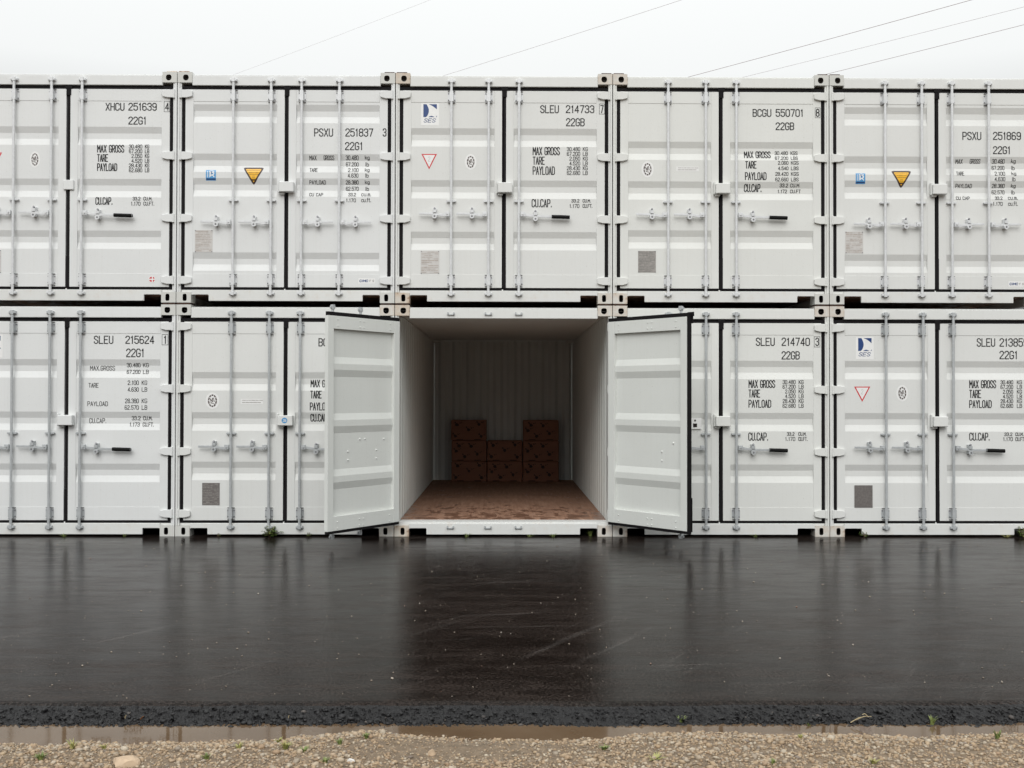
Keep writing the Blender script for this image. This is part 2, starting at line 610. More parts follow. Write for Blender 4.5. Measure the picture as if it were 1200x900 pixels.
# small pebbles carried onto the paving
N = 1700
P_ = np.stack([RNG.uniform(-5.5, 7.8, N), RNG.uniform(-6.3, -.2, N)], 1)
sz = np.clip(RNG.lognormal(math.log(.0028), .45, N), .0014, .0075)
pts = np.concatenate([P_, sz[:, None] * .4], 1)
tag(stones('road_pebbles', pts, sz, M['speck']), 'pale specks and pebbles scattered over the wet asphalt', 'pebbles', kind='stuff')
N = 3600
P_ = np.stack([RNG.uniform(-4.2, 6.6, N), RNG.normal(EDGE_Y - .140, .045, N)], 1)
sz = np.clip(RNG.lognormal(math.log(.0055), .45, N), .0025, .015)
zc = -.054 + np.clip((P_[:, 1] - (EDGE_Y - .19)) * .27, -.006, .044)
pts = np.concatenate([P_, zc[:, None]], 1)
tag(stones('asphalt_crumbs', pts, sz, M['crumb'], .75), 'black asphalt crumbs along the broken paving edge', 'crumbs', kind='stuff')

# ---------------------------------------------------------------- stroke lettering
G = {
    'A': [[(0, 0), (.5, 1), (1, 0)], [(.17, .33), (.83, .33)]],
    'B': [[(0, 0), (0, 1), (.7, 1), (1, .87), (1, .65), (.75, .53), (0, .53)], [(.75, .53), (1, .38), (1, .14), (.7, 0), (0, 0)]],
    'C': [[(1, .76), (1, .87), (.7, 1), (.3, 1), (0, .87), (0, .13), (.3, 0), (.7, 0), (1, .13), (1, .24)]],
    'D': [[(0, 0), (0, 1), (.65, 1), (1, .84), (1, .16), (.65, 0), (0, 0)]],
    'E': [[(1, 1), (0, 1), (0, 0), (1, 0)], [(0, .52), (.8, .52)]],
    'F': [[(1, 1), (0, 1), (0, 0)], [(0, .52), (.8, .52)]],
    'G': [[(1, .76), (1, .87), (.7, 1), (.3, 1), (0, .87), (0, .13), (.3, 0), (.7, 0), (1, .13), (1, .45), (.55, .45)]],
    'H': [[(0, 0), (0, 1)], [(1, 0), (1, 1)], [(0, .5), (1, .5)]],
    'I': [[(.5, 0), (.5, 1)]],
    'K': [[(0, 0), (0, 1)], [(1, 1), (0, .42)], [(.3, .58), (1, 0)]],
    'L': [[(0, 1), (0, 0), (1, 0)]],
    'M': [[(0, 0), (0, 1), (.5, .4), (1, 1), (1, 0)]],
    'O': [[(.3, 0), (0, .13), (0, .87), (.3, 1), (.7, 1), (1, .87), (1, .13), (.7, 0), (.3, 0)]],
    'P': [[(0, 0), (0, 1), (.7, 1), (1, .87), (1, .58), (.7, .45), (0, .45)]],
    'R': [[(0, 0), (0, 1), (.7, 1), (1, .87), (1, .6), (.7, .47), (0, .47)], [(.55, .47), (1, 0)]],
    'S': [[(1, .78), (1, .87), (.7, 1), (.3, 1), (0, .87), (0, .68), (1, .34), (1, .13), (.7, 0), (.3, 0), (0, .13), (0, .22)]],
    'T': [[(0, 1), (1, 1)], [(.5, 1), (.5, 0)]],
    'U': [[(0, 1), (0, .13), (.3, 0), (.7, 0), (1, .13), (1, 1)]],
    'V': [[(0, 1), (.5, 0), (1, 1)]],
    'X': [[(0, 0), (1, 1)], [(0, 1), (1, 0)]],
    'Y': [[(0, 1), (.5, .48), (1, 1)], [(.5, .48), (.5, 0)]],
    '1': [[(.2, .8), (.6, 1), (.6, 0)]],
    '2': [[(0, .78), (0, .87), (.3, 1), (.7, 1), (1, .87), (1, .66), (0, .1), (0, 0), (1, 0)]],
    '3': [[(0, .8), (0, .87), (.3, 1), (.7, 1), (1, .87), (1, .65), (.75, .53), (.4, .53)], [(.75, .53), (1, .38), (1, .13), (.7, 0), (.3, 0), (0, .13), (0, .2)]],
    '4': [[(.75, 0), (.75, 1), (0, .28), (1, .28)]],
    '5': [[(1, 1), (.05, 1), (0, .55), (.3, .63), (.7, .63), (1, .5), (1, .13), (.7, 0), (.3, 0), (0, .13), (0, .2)]],
    '6': [[(.95, .85), (.7, 1), (.3, 1), (0, .87), (0, .13), (.3, 0), (.7, 0), (1, .13), (1, .42), (.7, .55), (.3, .55), (0, .42)]],
    '7': [[(0, 1), (1, 1), (.35, 0)]],
    '8': [[(.3, .53), (0, .65), (0, .87), (.3, 1), (.7, 1), (1, .87), (1, .65), (.7, .53), (.3, .53), (0, .4), (0, .13), (.3, 0), (.7, 0), (1, .13), (1, .4), (.7, .53)]],
    '9': [[(.05, .15), (.3, 0), (.7, 0), (1, .13), (1, .87), (.7, 1), (.3, 1), (0, .87), (0, .58), (.3, .45), (.7, .45), (1, .58)]],
    '.': [[(.5, 0), (.5, .1)]],
    'k': [[(0, 0), (0, 1)], [(.9, .66), (0, .3)], [(.3, .42), (1, 0)]],
    'g': [[(1, .62), (.3, .66), (0, .55), (0, .12), (.3, 0), (1, .05)], [(1, .66), (1, -.18), (.7, -.28), (.1, -.26)]],
    'l': [[(.5, 1), (.5, 0)]],
    'b': [[(0, 1), (0, 0), (.7, 0), (1, .12), (1, .54), (.7, .66), (0, .62)]],
    'c': [[(1, .5), (.7, .66), (.3, .66), (0, .54), (0, .12), (.3, 0), (.7, 0), (1, .14)]],
    'u': [[(0, .66), (0, .12), (.3, 0), (.7, 0), (1, .12), (1, .66)]],
    'm': [[(0, 0), (0, .66), (.4, .62), (.5, .5), (.5, 0)], [(.5, .5), (.6, .64), (.9, .64), (1, .5), (1, 0)]],
    'f': [[(.9, 1), (.5, .95), (.4, .8), (.4, 0)], [(0, .62), (.85, .62)]],
    't': [[(.4, .95), (.4, .12), (.6, 0), (.9, .02)], [(0, .64), (.85, .64)]],
}
G['0'] = G['O']
WID = {'1': .62, '.': .28, 'I': .3, ' ': .6, 'M': 1.15, 'l': .35, 'f': .75, 't': .75}


def ribbon(mb, pts, th, yf, step, mi=0):
    q = []
    for a, b in zip(pts[:-1], pts[1:]):
        L = math.hypot(b[0] - a[0], b[1] - a[1])
        n = max(1, int(L / step))
        q += [(a[0] + (b[0] - a[0]) * k / n, a[1] + (b[1] - a[1]) * k / n) for k in range(n)]
    q.append(pts[-1])
    closed = math.hypot(pts[0][0] - pts[-1][0], pts[0][1] - pts[-1][1]) < 1e-6
    if not closed:      # square caps
        for i, j in ((0, 1), (-1, -2)):
            d = math.hypot(q[i][0] - q[j][0], q[i][1] - q[j][1]) or 1
            q[i] = (q[i][0] + (q[i][0] - q[j][0]) / d * th * .4, q[i][1] + (q[i][1] - q[j][1]) / d * th * .4)
    vs = []
    n = len(q)
    for i, p in enumerate(q):
        pa = q[i - 1] if i > 0 else (q[-2] if closed else None)
        pb = q[i + 1] if i < n - 1 else (q[1] if closed else None)
        dirs = []
        for a, b in ((pa, p), (p, pb)):
            if a is None or b is None:
                continue
            L = math.hypot(b[0] - a[0], b[1] - a[1])
            if L > 1e-9:
                dirs.append(((b[0] - a[0]) / L, (b[1] - a[1]) / L))
        nx_, nz_ = sum(-d[1] for d in dirs), sum(d[0] for d in dirs)
        L = math.hypot(nx_, nz_) or 1
        nx_, nz_ = nx_ / L, nz_ / L
        k = 1 / max(.55, nx_ * -dirs[0][1] + nz_ * dirs[0][0])
        for s_ in (-1, 1):
            x, z = p[0] + s_ * nx_ * th / 2 * k, p[1] + s_ * nz_ * th / 2 * k
            vs.append((x, yf(x, z), z))
    fs = [(2 * i, 2 * i + 2, 2 * i + 3, 2 * i + 1) for i in range(n - 1)]
    mb.add(vs, fs, mi)


def write(mb, s, x0, x1, z0, z1, surf, th=None, mi=0, slant=0, lift=.0015, fine=True):
    th = th or (z1 - z0) * .11
    adv = [WID.get(c, 1) for c in s]
    gap = .42
    tot = sum(adv) + gap * (len(s) - 1)
    k = (x1 - x0 - th) / tot
    x = x0 + th / 2
    H = z1 - z0 - th
    li = 0
    for c, a in zip(s, adv):
        for st in G.get(c, []):
            li += 1
            pts = [(x + (px + 0) * a * k + slant * pz * H, z0 + th / 2 + pz * H) for px, pz in st]
            lf = lift + (li % 4) * .00012
            ribbon(mb, pts, th, lambda xx, zz, lf=lf: surf(xx, zz) - lf, .006 if fine else .03, mi)
        x += (a + gap) * k


def decal(mb, poly, surf, lift, mi=0, step=.006):
    """flat sticker that follows the pressed steel below it; poly in (x,z), one span per row"""
    zs = sorted(p[1] for p in poly)
    z0, z1 = zs[0], zs[-1]
    rows = sorted(set([z0 + 1e-5, z1 - 1e-5] + [z0 + (z1 - z0) * i / max(2, int((z1 - z0) / step)) for i in range(1, max(2, int((z1 - z0) / step)))]))
    vs = []
    n = len(poly)
    for z in rows:
        xx = []
        for i in range(n):
            (xa, za), (xb, zb) = poly[i], poly[(i + 1) % n]
            if (za - z) * (zb - z) <= 0 and abs(za - zb) > 1e-9:
                xx.append(xa + (xb - xa) * (z - za) / (zb - za))
        a, b = min(xx), max(xx)
        vs += [(a, surf(a, z) - lift, z), (b, surf(b, z) - lift, z)]
    mb.add(vs, [(2 * i, 2 * i + 1, 2 * i + 3, 2 * i + 2) for i in range(len(rows) - 1)], mi)


def rect(x0, x1, z0, z1):
    return [(x0, z0), (x1, z0), (x1, z1), (x0, z1)]


def ell(cx, cz, rx, rz, n=28):
    return [(cx + rx * math.cos(6.28319 * i / n), cz + rz * math.sin(6.28319 * i / n)) for i in range(n)]


# ---------------------------------------------------------------- containers
W, HT, DP, PITCH = 2.438, 2.591, 5.98, 2.446
GAPZ = .022
OR = (W / 2, 0, 0)
RODS = {'ses': [.627, 1.046, 1.387], 'bc': [.620, 1.044, 1.388], 'ps': [.630, 1.053, 1.394, 1.817], 'pt': [.622, 1.037, 1.379, 1.795]}
BANDS = {'ses': [1.976, 1.389, .808], 'bc': [1.835, 1.385, .832], 'ps': [2.234, 1.678, 1.403, .567], 'pt': [2.234, 1.678, 1.403, .567]}
DZ0, DZ1 = .176, 2.40


def recess(z, bands):
    for t in bands:
        if t - .207 < z < t:
            d = t - z
            if d < .07:
                return .0215 * d / .07
            if d < .134:
                return .0215
            return .0215 * (.207 - d) / .073
    return 0.0


def make_surf(kind):
    bands = BANDS[kind]

    def surf(u, z):
        v = u if u < W / 2 else W - u
        if z > 2.266 or z < .325 or v < .174 or v > 1.111:
            return .020
        return .0235 + recess(z, bands)
    return surf


_cache = {}


def cached(key, name, fn, mats, parent, origin, bevel=0, smooth=False):
    k = (key, id(mats) if not isinstance(mats, list) else tuple(id(m) for m in mats))
    if k not in _cache:
        _cache[k] = fn().mesh(name, mats, origin, bevel, smooth)
    return MB().build(name, None, parent, mesh=_cache[k])


def casting_mb(x0, x1, z0, z1, hx, hz, rx, rz, y0=0.0, y1=.178, shape='oval'):
    mb = MB()
    n = 20
    hole = []
    for i in range(n):
        a = 2 * math.pi * (i + .5) / n
        e = .55 if shape == 'oval' else (.62 if math.sin(a) > 0 else .95)
        ca, sa = math.cos(a), math.sin(a)
        hole.append((hx + rx * math.copysign(abs(ca) ** e, ca), hz + rz * math.copysign(abs(sa) ** (e if shape != 'round' else .95), sa)))
    outer = []
    for (px, pz) in hole:
        dx, dz = px - hx, pz - hz
        t = min(((x1 if dx > 0 else x0) - hx) / dx if abs(dx) > 1e-6 else 9, ((z1 if dz > 0 else z0) - hz) / dz if abs(dz) > 1e-6 else 9)
        outer.append((hx + dx * t, hz + dz * t))
    # snap nearest outer point to each corner so the box keeps its corners
    for c in rect(x0, x1, z0, z1):
        i = min(range(n), key=lambda k: (outer[k][0] - c[0]) ** 2 + (outer[k][1] - c[1]) ** 2)
        outer[i] = c
    vs = [(x, y0, z) for x, z in outer] + [(x, y0, z) for x, z in hole] + [(x, y0 + .09, z) for x, z in hole]
    mb.add(vs, [(i, (i + 1) % n, n + (i + 1) % n, n + i) for i in range(n)])
    mb.add(vs, [(n + i, n + (i + 1) % n, 2 * n + (i + 1) % n, 2 * n + i) for i in range(n)], 1)
    mb.add([vs[2 * n + i] for i in range(n)], [tuple(range(n))], 1)
    v = [(x0, y0, z0), (x1, y0, z0), (x1, y1, z0), (x0, y1, z0), (x0, y0, z1), (x1, y0, z1), (x1, y1, z1), (x0, y1, z1)]
    mb.add(v, [(0, 3, 2, 1), (4, 5, 6, 7), (1, 2, 6, 5), (2, 3, 7, 6), (3, 0, 4, 7)])
    return mb


def corrugated(a0, a1, pitch, lo, hi, th=.003):
    """trapezoid sheet outline as list of (along, depth); a0..a1 along, lo..hi depth"""
    pts = []
    n = int(round((a1 - a0) / pitch))
    p = (a1 - a0) / n
    for i in range(n):
        s = a0 + i * p
        pts += [(s, hi), (s + p * .29, hi), (s + p * .5, lo), (s + p * .79, lo)]
    pts.append((a1, hi))
    return pts + [(a, d + th) for a, d in pts[::-1]]


def side_wall_mb(right):
    mb = MB()
    po = corrugated(.16, 5.90, .287, .004, .040)
    z0, z1 = .15, 2.50
    sgn = lambda d: (W - d) if right else d
    n = len(po)
    v = [(sgn(d), a, z0) for a, d in po] + [(sgn(d), a, z1) for a, d in po]
    h = n // 2
    f = []
    for i in range(n):
        q = (i, (i + 1) % n, (i + 1) % n + n, i + n)
        f.append(q if right else q[::-1])
    mb.add(v, f)
    # top and bottom side rails
    ra = (W - .06, W) if right else (0, .06)
    mb.box(*ra, .18, 5.80, .012, .148)
    ra = (W - .045, W - .001) if right else (.001, .045)
    mb.box(*ra, .18, 5.80, 2.502, 2.56)
    return mb


def end_wall_mb():
    mb = MB()
    po = corrugated(.06, W - .06, .2317, 5.890, 5.930)
    n = len(po)
    v = [(a, d, .15) for a, d in po] + [(a, d, 2.50) for a, d in po]
    mb.add(v, [(i, (i + 1) % n, (i + 1) % n + n, i + n) for i in range(n)])
    mb.box(.16, W - .16, 5.90, DP - .01, 2.502, 2.57)
    mb.box(.16, W - .16, 5.90, DP - .01, .012, .148)
    mb.box(0.002, .058, 5.905, DP - .01, .12, 2.47)
    mb.box(W - .058, W - .002, 5.905, DP - .01, .12, 2.47)
    return mb


def roof_mb():
    mb = MB()
    po = corrugated(.075, 5.89, .209, 2.512, 2.532, .003)
    n = len(po)
    v = [(.046, a, d) for a, d in po] + [(W - .046, a, d) for a, d in po]
    mb.add(v, [(i, i + n, (i + 1) % n + n, (i + 1) % n) for i in range(n)])
    return mb


def header_mb():
    mb = MB()
    mb.box(.163, W - .163, .006, .072, 2.443, 2.553)
    mb.box(.163, W - .163, .014, .072, 2.5535, 2.565)
    return mb


def sill_mb():
    p = [(.163, .085), (.172, .085), (.178, .09), (.351, .09), (.358, .083), (.358, .02)]
    q = [(W - a, b) for a, b in p[::-1]]
    mb = MB()
    mb.prism(p + q + [(W - .163, .143), (.163, .143)], .006, .030)
    mb.box(.045, W - .045, .031, .245, .118, .160)
    return mb


def post_mb(right):
    mb = MB()
    u = lambda a, b: (W - b, W - a) if right else (a, b)
    mb.box(*u(.001, .024), .003, .155, .1185, 2.4725)
    mb.box(*u(.0245, .043), .012, .155, .1185, 2.4725)
    return mb


def lock_bracket(mb, u, z0, z1, y):
    zm = (z0 + z1) / 2
    mb.box(u - .045, u - .019, y - .006, y + .001, z0 + .012, z1 - .012)
    mb.box(u + .019, u + .045, y - .006, y + .001, z0 + .012, z1 - .012)
    mb.box(u - .019, u + .019, y - .052, y + .001, z0, z1)
    for dx in (-.034, .034):
        for z in (z0 + .022, z1 - .022):
            mb.tube([(u + dx, y - .006, z), (u + dx, y - .014, z)], .0065, 8, 1)
    for z in (z0 - .006, z1 + .006):
        mb.box(u - .040, u + .040, y - .016, y - .001, z - .003, z + .003, 1)
    return mb


def build_door(cont, spec, right, angle=0.0):
    kind = spec['kind']
    surf = make_surf(kind)
    pm = M['paint_open'] if spec.get('open') else M[spec.get('paint', 'paint')]
    hp = M[spec.get('paint', 'paint')]
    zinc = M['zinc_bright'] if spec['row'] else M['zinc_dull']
    piv = (W - .034 if right else .034, -.004, 0)
    U = (lambda a: W - a) if right else (lambda a: a)

    def frame():
        mb = MB()
        mb.box(U(.084), U(.174), .020, .066, DZ0, DZ1)
        mb.box(U(1.111), U(1.196), .020, .066, DZ0, DZ1)
        mb.box(U(.1745), U(1.1105), .020, .064, 2.266, DZ1)
        mb.box(U(.1745), U(1.1105), .020, .064, DZ0, .325)
        zs = [.3245]
        for t in sorted(BANDS[kind]):
            zs += [t - .207, t - .134, t - .07, t]
        zs.append(2.2665)
        fr = [(.0235 + recess(z + 1e-7 if z in BANDS[kind] else z, BANDS[kind]) if True else 0, z) for z in zs]
        fr = [(.0235 + (.0215 if any(abs(z - (t - .134)) < 1e-6 or abs(z - (t - .07)) < 1e-6 for t in BANDS[kind]) else 0), z) for z in zs]
        po = fr + [(y + .003, z) for y, z in fr[::-1]]
        n = len(po)
        a, b = sorted((U(.1742), U(1.1108)))
        v = [(a, y, z) for y, z in po] + [(b, y, z) for y, z in po]
        mb.add(v, [(i, i + n, (i + 1) % n + n, (i + 1) % n) for i in range(n)])
        if spec.get('open'):        # bolt heads through the panel
            for (q, z) in [(.30, 1.10), (.60, 1.11), (.68, 1.11), (.42, .985), (.42, .895), (.86, .985), (.86, .895)] if not right else [(.985, 1.08), (.83, .985), (.83, .89)]:
                mb.tube([(U(q), .026, z), (U(q), .036, z)], [.013, .007], 8)
            for q in (.24, .66, .72, 1.05):
                for z in (2.30, 2.365, .20, .265):
                    mb.tube([(U(q), .064, z), (U(q), .071, z)], [.010, .005], 8)
        return mb
    d = MB().build('door', None, cont, mesh=frame().mesh('door', pm, piv, .0035))
    d.location = (piv[0] - OR[0], piv[1], 0)
    d.rotation_euler = (0, 0, angle)

    # rubber gasket round the leaf
    def gasket():
        mb = MB()
        mb.box(U(.072 if spec.get('open') else .046), U(.0835), .030, .050 if spec.get('open') else .062, .146, 2.440)
        e = 1.226 if right else 1.1960
        mb.box(U(.0835), U(e), .030, .062, 2.4005, 2.440)
        mb.box(U(.0835), U(e), .030, .062, .146, .1755)
        if right:
            mb.box(U(1.1965), U(e), .026, .062, .1755, 2.4005)
            mb.box(U(1.175), U(1.250), .012, .0295, 2.404, 2.448)
            mb.box(U(1.188), U(1.240), .014, .0255, 2.33, 2.4035)
            mb.box(U(1.196), U(1.232), .018, .0255, .17, .52)
        return mb
    cached(('gasket', right, bool(spec.get('open'))), 'gasket', gasket, M['rubber'], d, piv)
    for i, z in enumerate((2.347, 1.650, .948, .252)):
        def hinge():
            mb = MB()
            po = [(U(.026), z + .044), (U(.105), z + .044), (U(.160), z + .036), (U(.166), z + .026), (U(.166), z - .022), (U(.160), z - .030), (U(.105), z - .044), (U(.026), z - .044)]
            mb.prism(po, -.006, .0195)
            mb.tube([(U(.034), .000, z - .05), (U(.034), .000, z + .05)], .014, 10)
            return mb
        cached(('hinge', right, i), 'hinge', hinge, hp, d, piv, .003)
    zh = .90 if kind in ('ps', 'pt') else .998
    rods = [r for r in RODS[kind] if (r > W / 2) == right]
    for ri, r in enumerate(rods):
        sg = 1 if right else -1

        def rod():
            mb = MB()
            mb.tube([(r, -.018, .125), (r, -.018, 2.485)], .0145, 12)
            for z in (.105, 2.498):         # cam ends that grip the keepers
                mb.box(r - .017, r + .017, -.036, .002, z - .024, z + .024)
                mb.box(r - .036, r + .034, -.030, -.012, z - .012, z + .010)
            mb.box(r - .042, r + .042, -.010, .0225, 1.138, 1.160)
            mb.tube([(r - .042, -.011, 1.149), (r - .042, .02, 1.149)], .012, 8)
            mb.tube([(r + .042, -.011, 1.149), (r + .042, .02, 1.149)], .012, 8)
            return mb
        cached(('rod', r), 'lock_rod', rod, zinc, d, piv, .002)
        for (z0, z1) in ((2.268, 2.385), (.198, .312)):
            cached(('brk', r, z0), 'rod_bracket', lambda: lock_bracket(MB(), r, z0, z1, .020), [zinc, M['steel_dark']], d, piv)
        grip = right and kind not in ('ps', 'pt')

        def handle():
            mb = MB()
            hx = r + sg * .044
            mb.box(hx - .024, hx + .024, -.042, -.008, zh - .026, zh + .026)
            mb.tube([(hx, -.042, zh), (hx, -.050, zh)], .011, 8)
            L = .56 if grip else .36
            zt = zh - .022 if grip else zh + .004
            p = [(hx + sg * .02, zh - .004 - (.0 if grip else .012)), (r + sg * .19, zt), (r + sg * L, zt - (.006 if grip else -.002))]
            h_ = [.016, .013, .011] if not grip else [.015, .013, .012]
            up = [(x, z + h) for (x, z), h in zip(p, h_)]
            dn = [(x, z - h) for (x, z), h in zip(p, h_)]
            mb.prism(up + dn[::-1], -.030, -.020)
            if grip:
                x0 = r + sg * .365
                mb.tube([(x0, -.027, zt - .003), (r + sg * .572, -.027, zt - .009)], [.021, .021], 16, 1)
            return mb
        cached(('handle', r, grip, zh), 'handle', handle, [zinc, M['grip']], d, piv, .002)

        def keep():
            mb = MB()
            rx = r + sg * .185
            zt = zh - .022 if grip else zh + .004
            mb.box(rx - .020, rx + .020, -.016, .0225, zt - .045, zt + .060)
            mb.box(rx - .017, rx + .017, -.044, -.016, zt + .012, zt + .045)
            mb.tube([(rx, -.030, zt - .030), (rx, -.046, zt - .030)], .026, 12)
            mb.tube([(rx, -.046, zt - .030), (rx, -.0475, zt - .030)], .011, 8, 1)
            mb.tube([(rx, -.02, zt + .056), (rx, -.034, zt + .062)], .011, 8, 1)
            return mb
        cached(('keep', r, grip, zh), 'handle_retainer', keep, [zinc, M['steel_dark']], d, piv)
    # lock box over the centre seam, carried by the right-hand leaf
    if right and spec.get('lock'):
        def lock():
            mb = MB()
            if spec['lock'] == 'strap':
                mb.box(1.175, 1.290, -.002, .0195, 1.262, 1.372)
            else:
                mb.box(1.150, 1.312, -.058, .0195, 1.238, 1.352)
                mb.box(1.134, 1.149, -.030, .0195, 1.232, 1.374)
                mb.box(1.150, 1.205, -.020, .0195, 1.2145, 1.2375)
            return mb
        cached(('lock', spec['lock']), 'lock_box', lock, hp, d, piv, .006)
    return d, piv, surf


def build_container(spec):
    col, row = spec['col'], spec['row']
    x0 = (col - 1) * PITCH + .004
    z0 = row * (HT + GAPZ)
    c = empty('shipping_container', (x0 + W / 2, 0, z0))
    tag(c, spec['label'], 'container', 'grey shipping containers stacked two high')
    pm = M[spec.get('paint', 'paint')]
    inner = M['paint_open'] if spec.get('open') else pm
    cl, cr = M[spec.get('cl', 'cast')], M[spec.get('cr', 'cast')]
    for right in (0, 1):
        a, b = (W - .162, W) if right else (0, .162)
        hx = W - .092 if right else .092
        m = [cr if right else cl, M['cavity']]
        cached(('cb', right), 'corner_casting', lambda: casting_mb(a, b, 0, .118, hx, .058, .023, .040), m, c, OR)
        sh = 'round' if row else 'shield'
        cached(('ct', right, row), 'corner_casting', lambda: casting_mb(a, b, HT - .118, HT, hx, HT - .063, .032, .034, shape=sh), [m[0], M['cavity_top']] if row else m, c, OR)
        for z in (0, HT - .118):
            cached(('cr', right, z), 'corner_casting', lambda: MB().box(a, b, DP - .178, DP, z, z + .118), M['cast'], c, OR, .004)
        cached(('post', right), 'corner_post', lambda: post_mb(right), pm, c, OR, .003)
        cached(('sw', right), 'side_wall', lambda: side_wall_mb(right), inner, c, OR)
    cached('header', 'door_header', header_mb, pm, c, OR, .004)
    cached('sill', 'door_sill', sill_mb, M['paint_low'], c, OR, .003)
    cached('roof', 'roof', roof_mb, inner, c, OR)
    cached('end', 'end_wall', end_wall_mb, inner, c, OR)
    cached('fl', 'floor', lambda: MB().box(.046, W - .046, .247, 5.885, .10, .165), M['floor'], c, OR)
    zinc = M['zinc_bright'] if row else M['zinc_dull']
    for r in RODS[spec['kind']]:
        for z in (2.498, .105):
            def keeper():
                mb = MB()
                mb.box(r - .040, r + .040, -.010, .0055, z - .020, z - .012 + .006)
                mb.box(r - .040, r - .026, -.022, .0055, z - .012, z + .016)
                mb.box(r + .024, r + .040, -.022, .0055, z - .014, z + .014)
                return mb
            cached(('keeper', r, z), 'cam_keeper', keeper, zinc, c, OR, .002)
    la, ra = spec.get('angles', (0, 0))
    L = build_door(c, spec, False, -math.radians(la))
    R = build_door(c, spec, True, math.radians(ra))
    return c, L, R, x0, z0


def px_local(spec, x, y):
    p = ray_at(x, y, plane_y=.02)
    return p.x - ((spec['col'] - 1) * PITCH + .004), p.z - spec['row'] * (HT + GAPZ)


def put_text(spec, R, name, items, mat='ink', th=None, slant=0):
    d, piv, surf = R
    for s, xa, xb, ya, yb in items:
        mb = MB()
        (u0_, z1_), (u1_, z0_) = px_local(spec, xa, ya), px_local(spec, xb, yb)
        write(mb, s, u0_, u1_, z0_, z1_, surf, th, slant=slant)
        mb.build(name, M[mat], d, piv)


def check_box(spec, R, digit, dx, frame):
    d, piv, surf = R
    mb = MB()
    (u0_, z1_), (u1_, z0_) = px_local(spec, dx[0], dx[2]), px_local(spec, dx[1], dx[3])
    write(mb, digit, u0_, u1_, z0_, z1_, surf, .0110)
    if frame:
        (a, zt), (b, zb) = px_local(spec, frame[0], frame[2]), px_local(spec, frame[1], frame[3])
        b = min(b, 2.352)
        ribbon(mb, [(a, zb), (b, zb), (b, zt), (a, zt), (a, zb)], .0045, lambda x, z: surf(x, z) - .0012, .05)
    return mb.build('check_digit', M['ink'], d, piv)


def pbox(spec, xa, xb, ya, yb):
    (u0_, z1_), (u1_, z0_) = px_local(spec, xa, ya), px_local(spec, xb, yb)
    return u0_, u1_, z0_, z1_


def sticker_logo(spec, Dr, b):
    d, piv, surf = Dr
    u0_, u1_, z0_, z1_ = pbox(spec, *b)
    w_, h_ = u1_ - u0_, z1_ - z0_
    mb = MB()
    decal(mb, rect(u0_, u1_, z0_, z1_), surf, .0008)
    P = lambda a, e: (u0_ + w_ * (.13 + .75 * a), z1_ - h_ * (.05 + .58 * e))
    left = [P(0, 0), P(.24, 0)] + [P(.24 + .17 * math.sin(math.pi * t), t) for t in (.12, .25, .4, .5, .6, .75, .88)] + [P(.20, 1), P(0, 1)]
    decal(mb, left, surf, .0014, 1, .004)
    rightp = [P(.40, 0), P(1, 0), P(1, .40), P(.82, .24), P(.62, .10)]
    decal(mb, rightp, surf, .0014, 1, .004)
    low = [P(.36, 1.0), P(.48, .93), P(.60, .90), P(.72, .93), P(.84, 1.0)]
    decal(mb, low, surf, .0014, 1, .003)
    decal(mb, [P(.93, 1.0), P(.98, .90), P(1.03, .90), P(.98, 1.0)], surf, .0014, 1, .003)
    write(mb, 'SES', u0_ + w_ * .14, u0_ + w_ * .78, z0_ + h_ * .13, z0_ + h_ * .31, surf, .0062, 1, .35, .0014)
    return mb.build('logo_sticker', [M['white_film'], M['navy']], d, piv)


def sticker_tri(spec, Dr, b):
    d, piv, surf = Dr
    u0_, u1_, z0_, z1_ = pbox(spec, *b)
    um = (u0_ + u1_) / 2
    mb = MB()
    decal(mb, [(u0_, z1_), (u1_, z1_), (um, z0_)], surf, .0008, 1)
    e = .016
    decal(mb, [(u0_ + e * 1.3, z1_ - e * .72), (u1_ - e * 1.3, z1_ - e * .72), (um, z0_ + e * 1.7)], surf, .0014, 0)
    write(mb, '2', um - .012, um + .012, z1_ - .085, z1_ - .03, surf, .005, 2, 0, .002)
    return mb.build('warning_sticker', [M['white_film'], M['red'], M['plate_pale']], d, piv)


def sticker_oval(spec, Dr, b):
    d, piv, surf = Dr
    u0_, u1_, z0_, z1_ = pbox(spec, *b)
    cx, cz, rx, rz = (u0_ + u1_) / 2, (z0_ + z1_) / 2, (u1_ - u0_) / 2, (z1_ - z0_) / 2
    mb = MB()
    decal(mb, ell(cx, cz, rx, rz), surf, .0008)
    decal(mb, ell(cx, cz, rx * .66, rz * .76), surf, .0014, 1)
    decal(mb, ell(cx, cz, rx * .46, rz * .58), surf, .0020, 0)
    rs = random.Random(3)
    for k in range(9):
        a = rs.uniform(0, 6.28)
        p = [(cx + rx * .36 * rs.uniform(-1, 1), cz + rz * .45 * rs.uniform(-1, 1)) for _ in range(2)]
        ribbon(mb, p, .006, lambda x, z, k=k: surf(x, z) - .0026 - k * 1e-4, .03, 1)
    for k in range(10):
        a = 6.283 * k / 10
        p = [(cx + rx * q * math.cos(a), cz + rz * q * 1.2 * math.sin(a)) for q in (.47, .62)]
        ribbon(mb, p, .006, lambda x, z: surf(x, z) - .0022, .03, 0)
    return mb.build('seal_sticker', [M['white_film'], M['brown_ink']], d, piv)


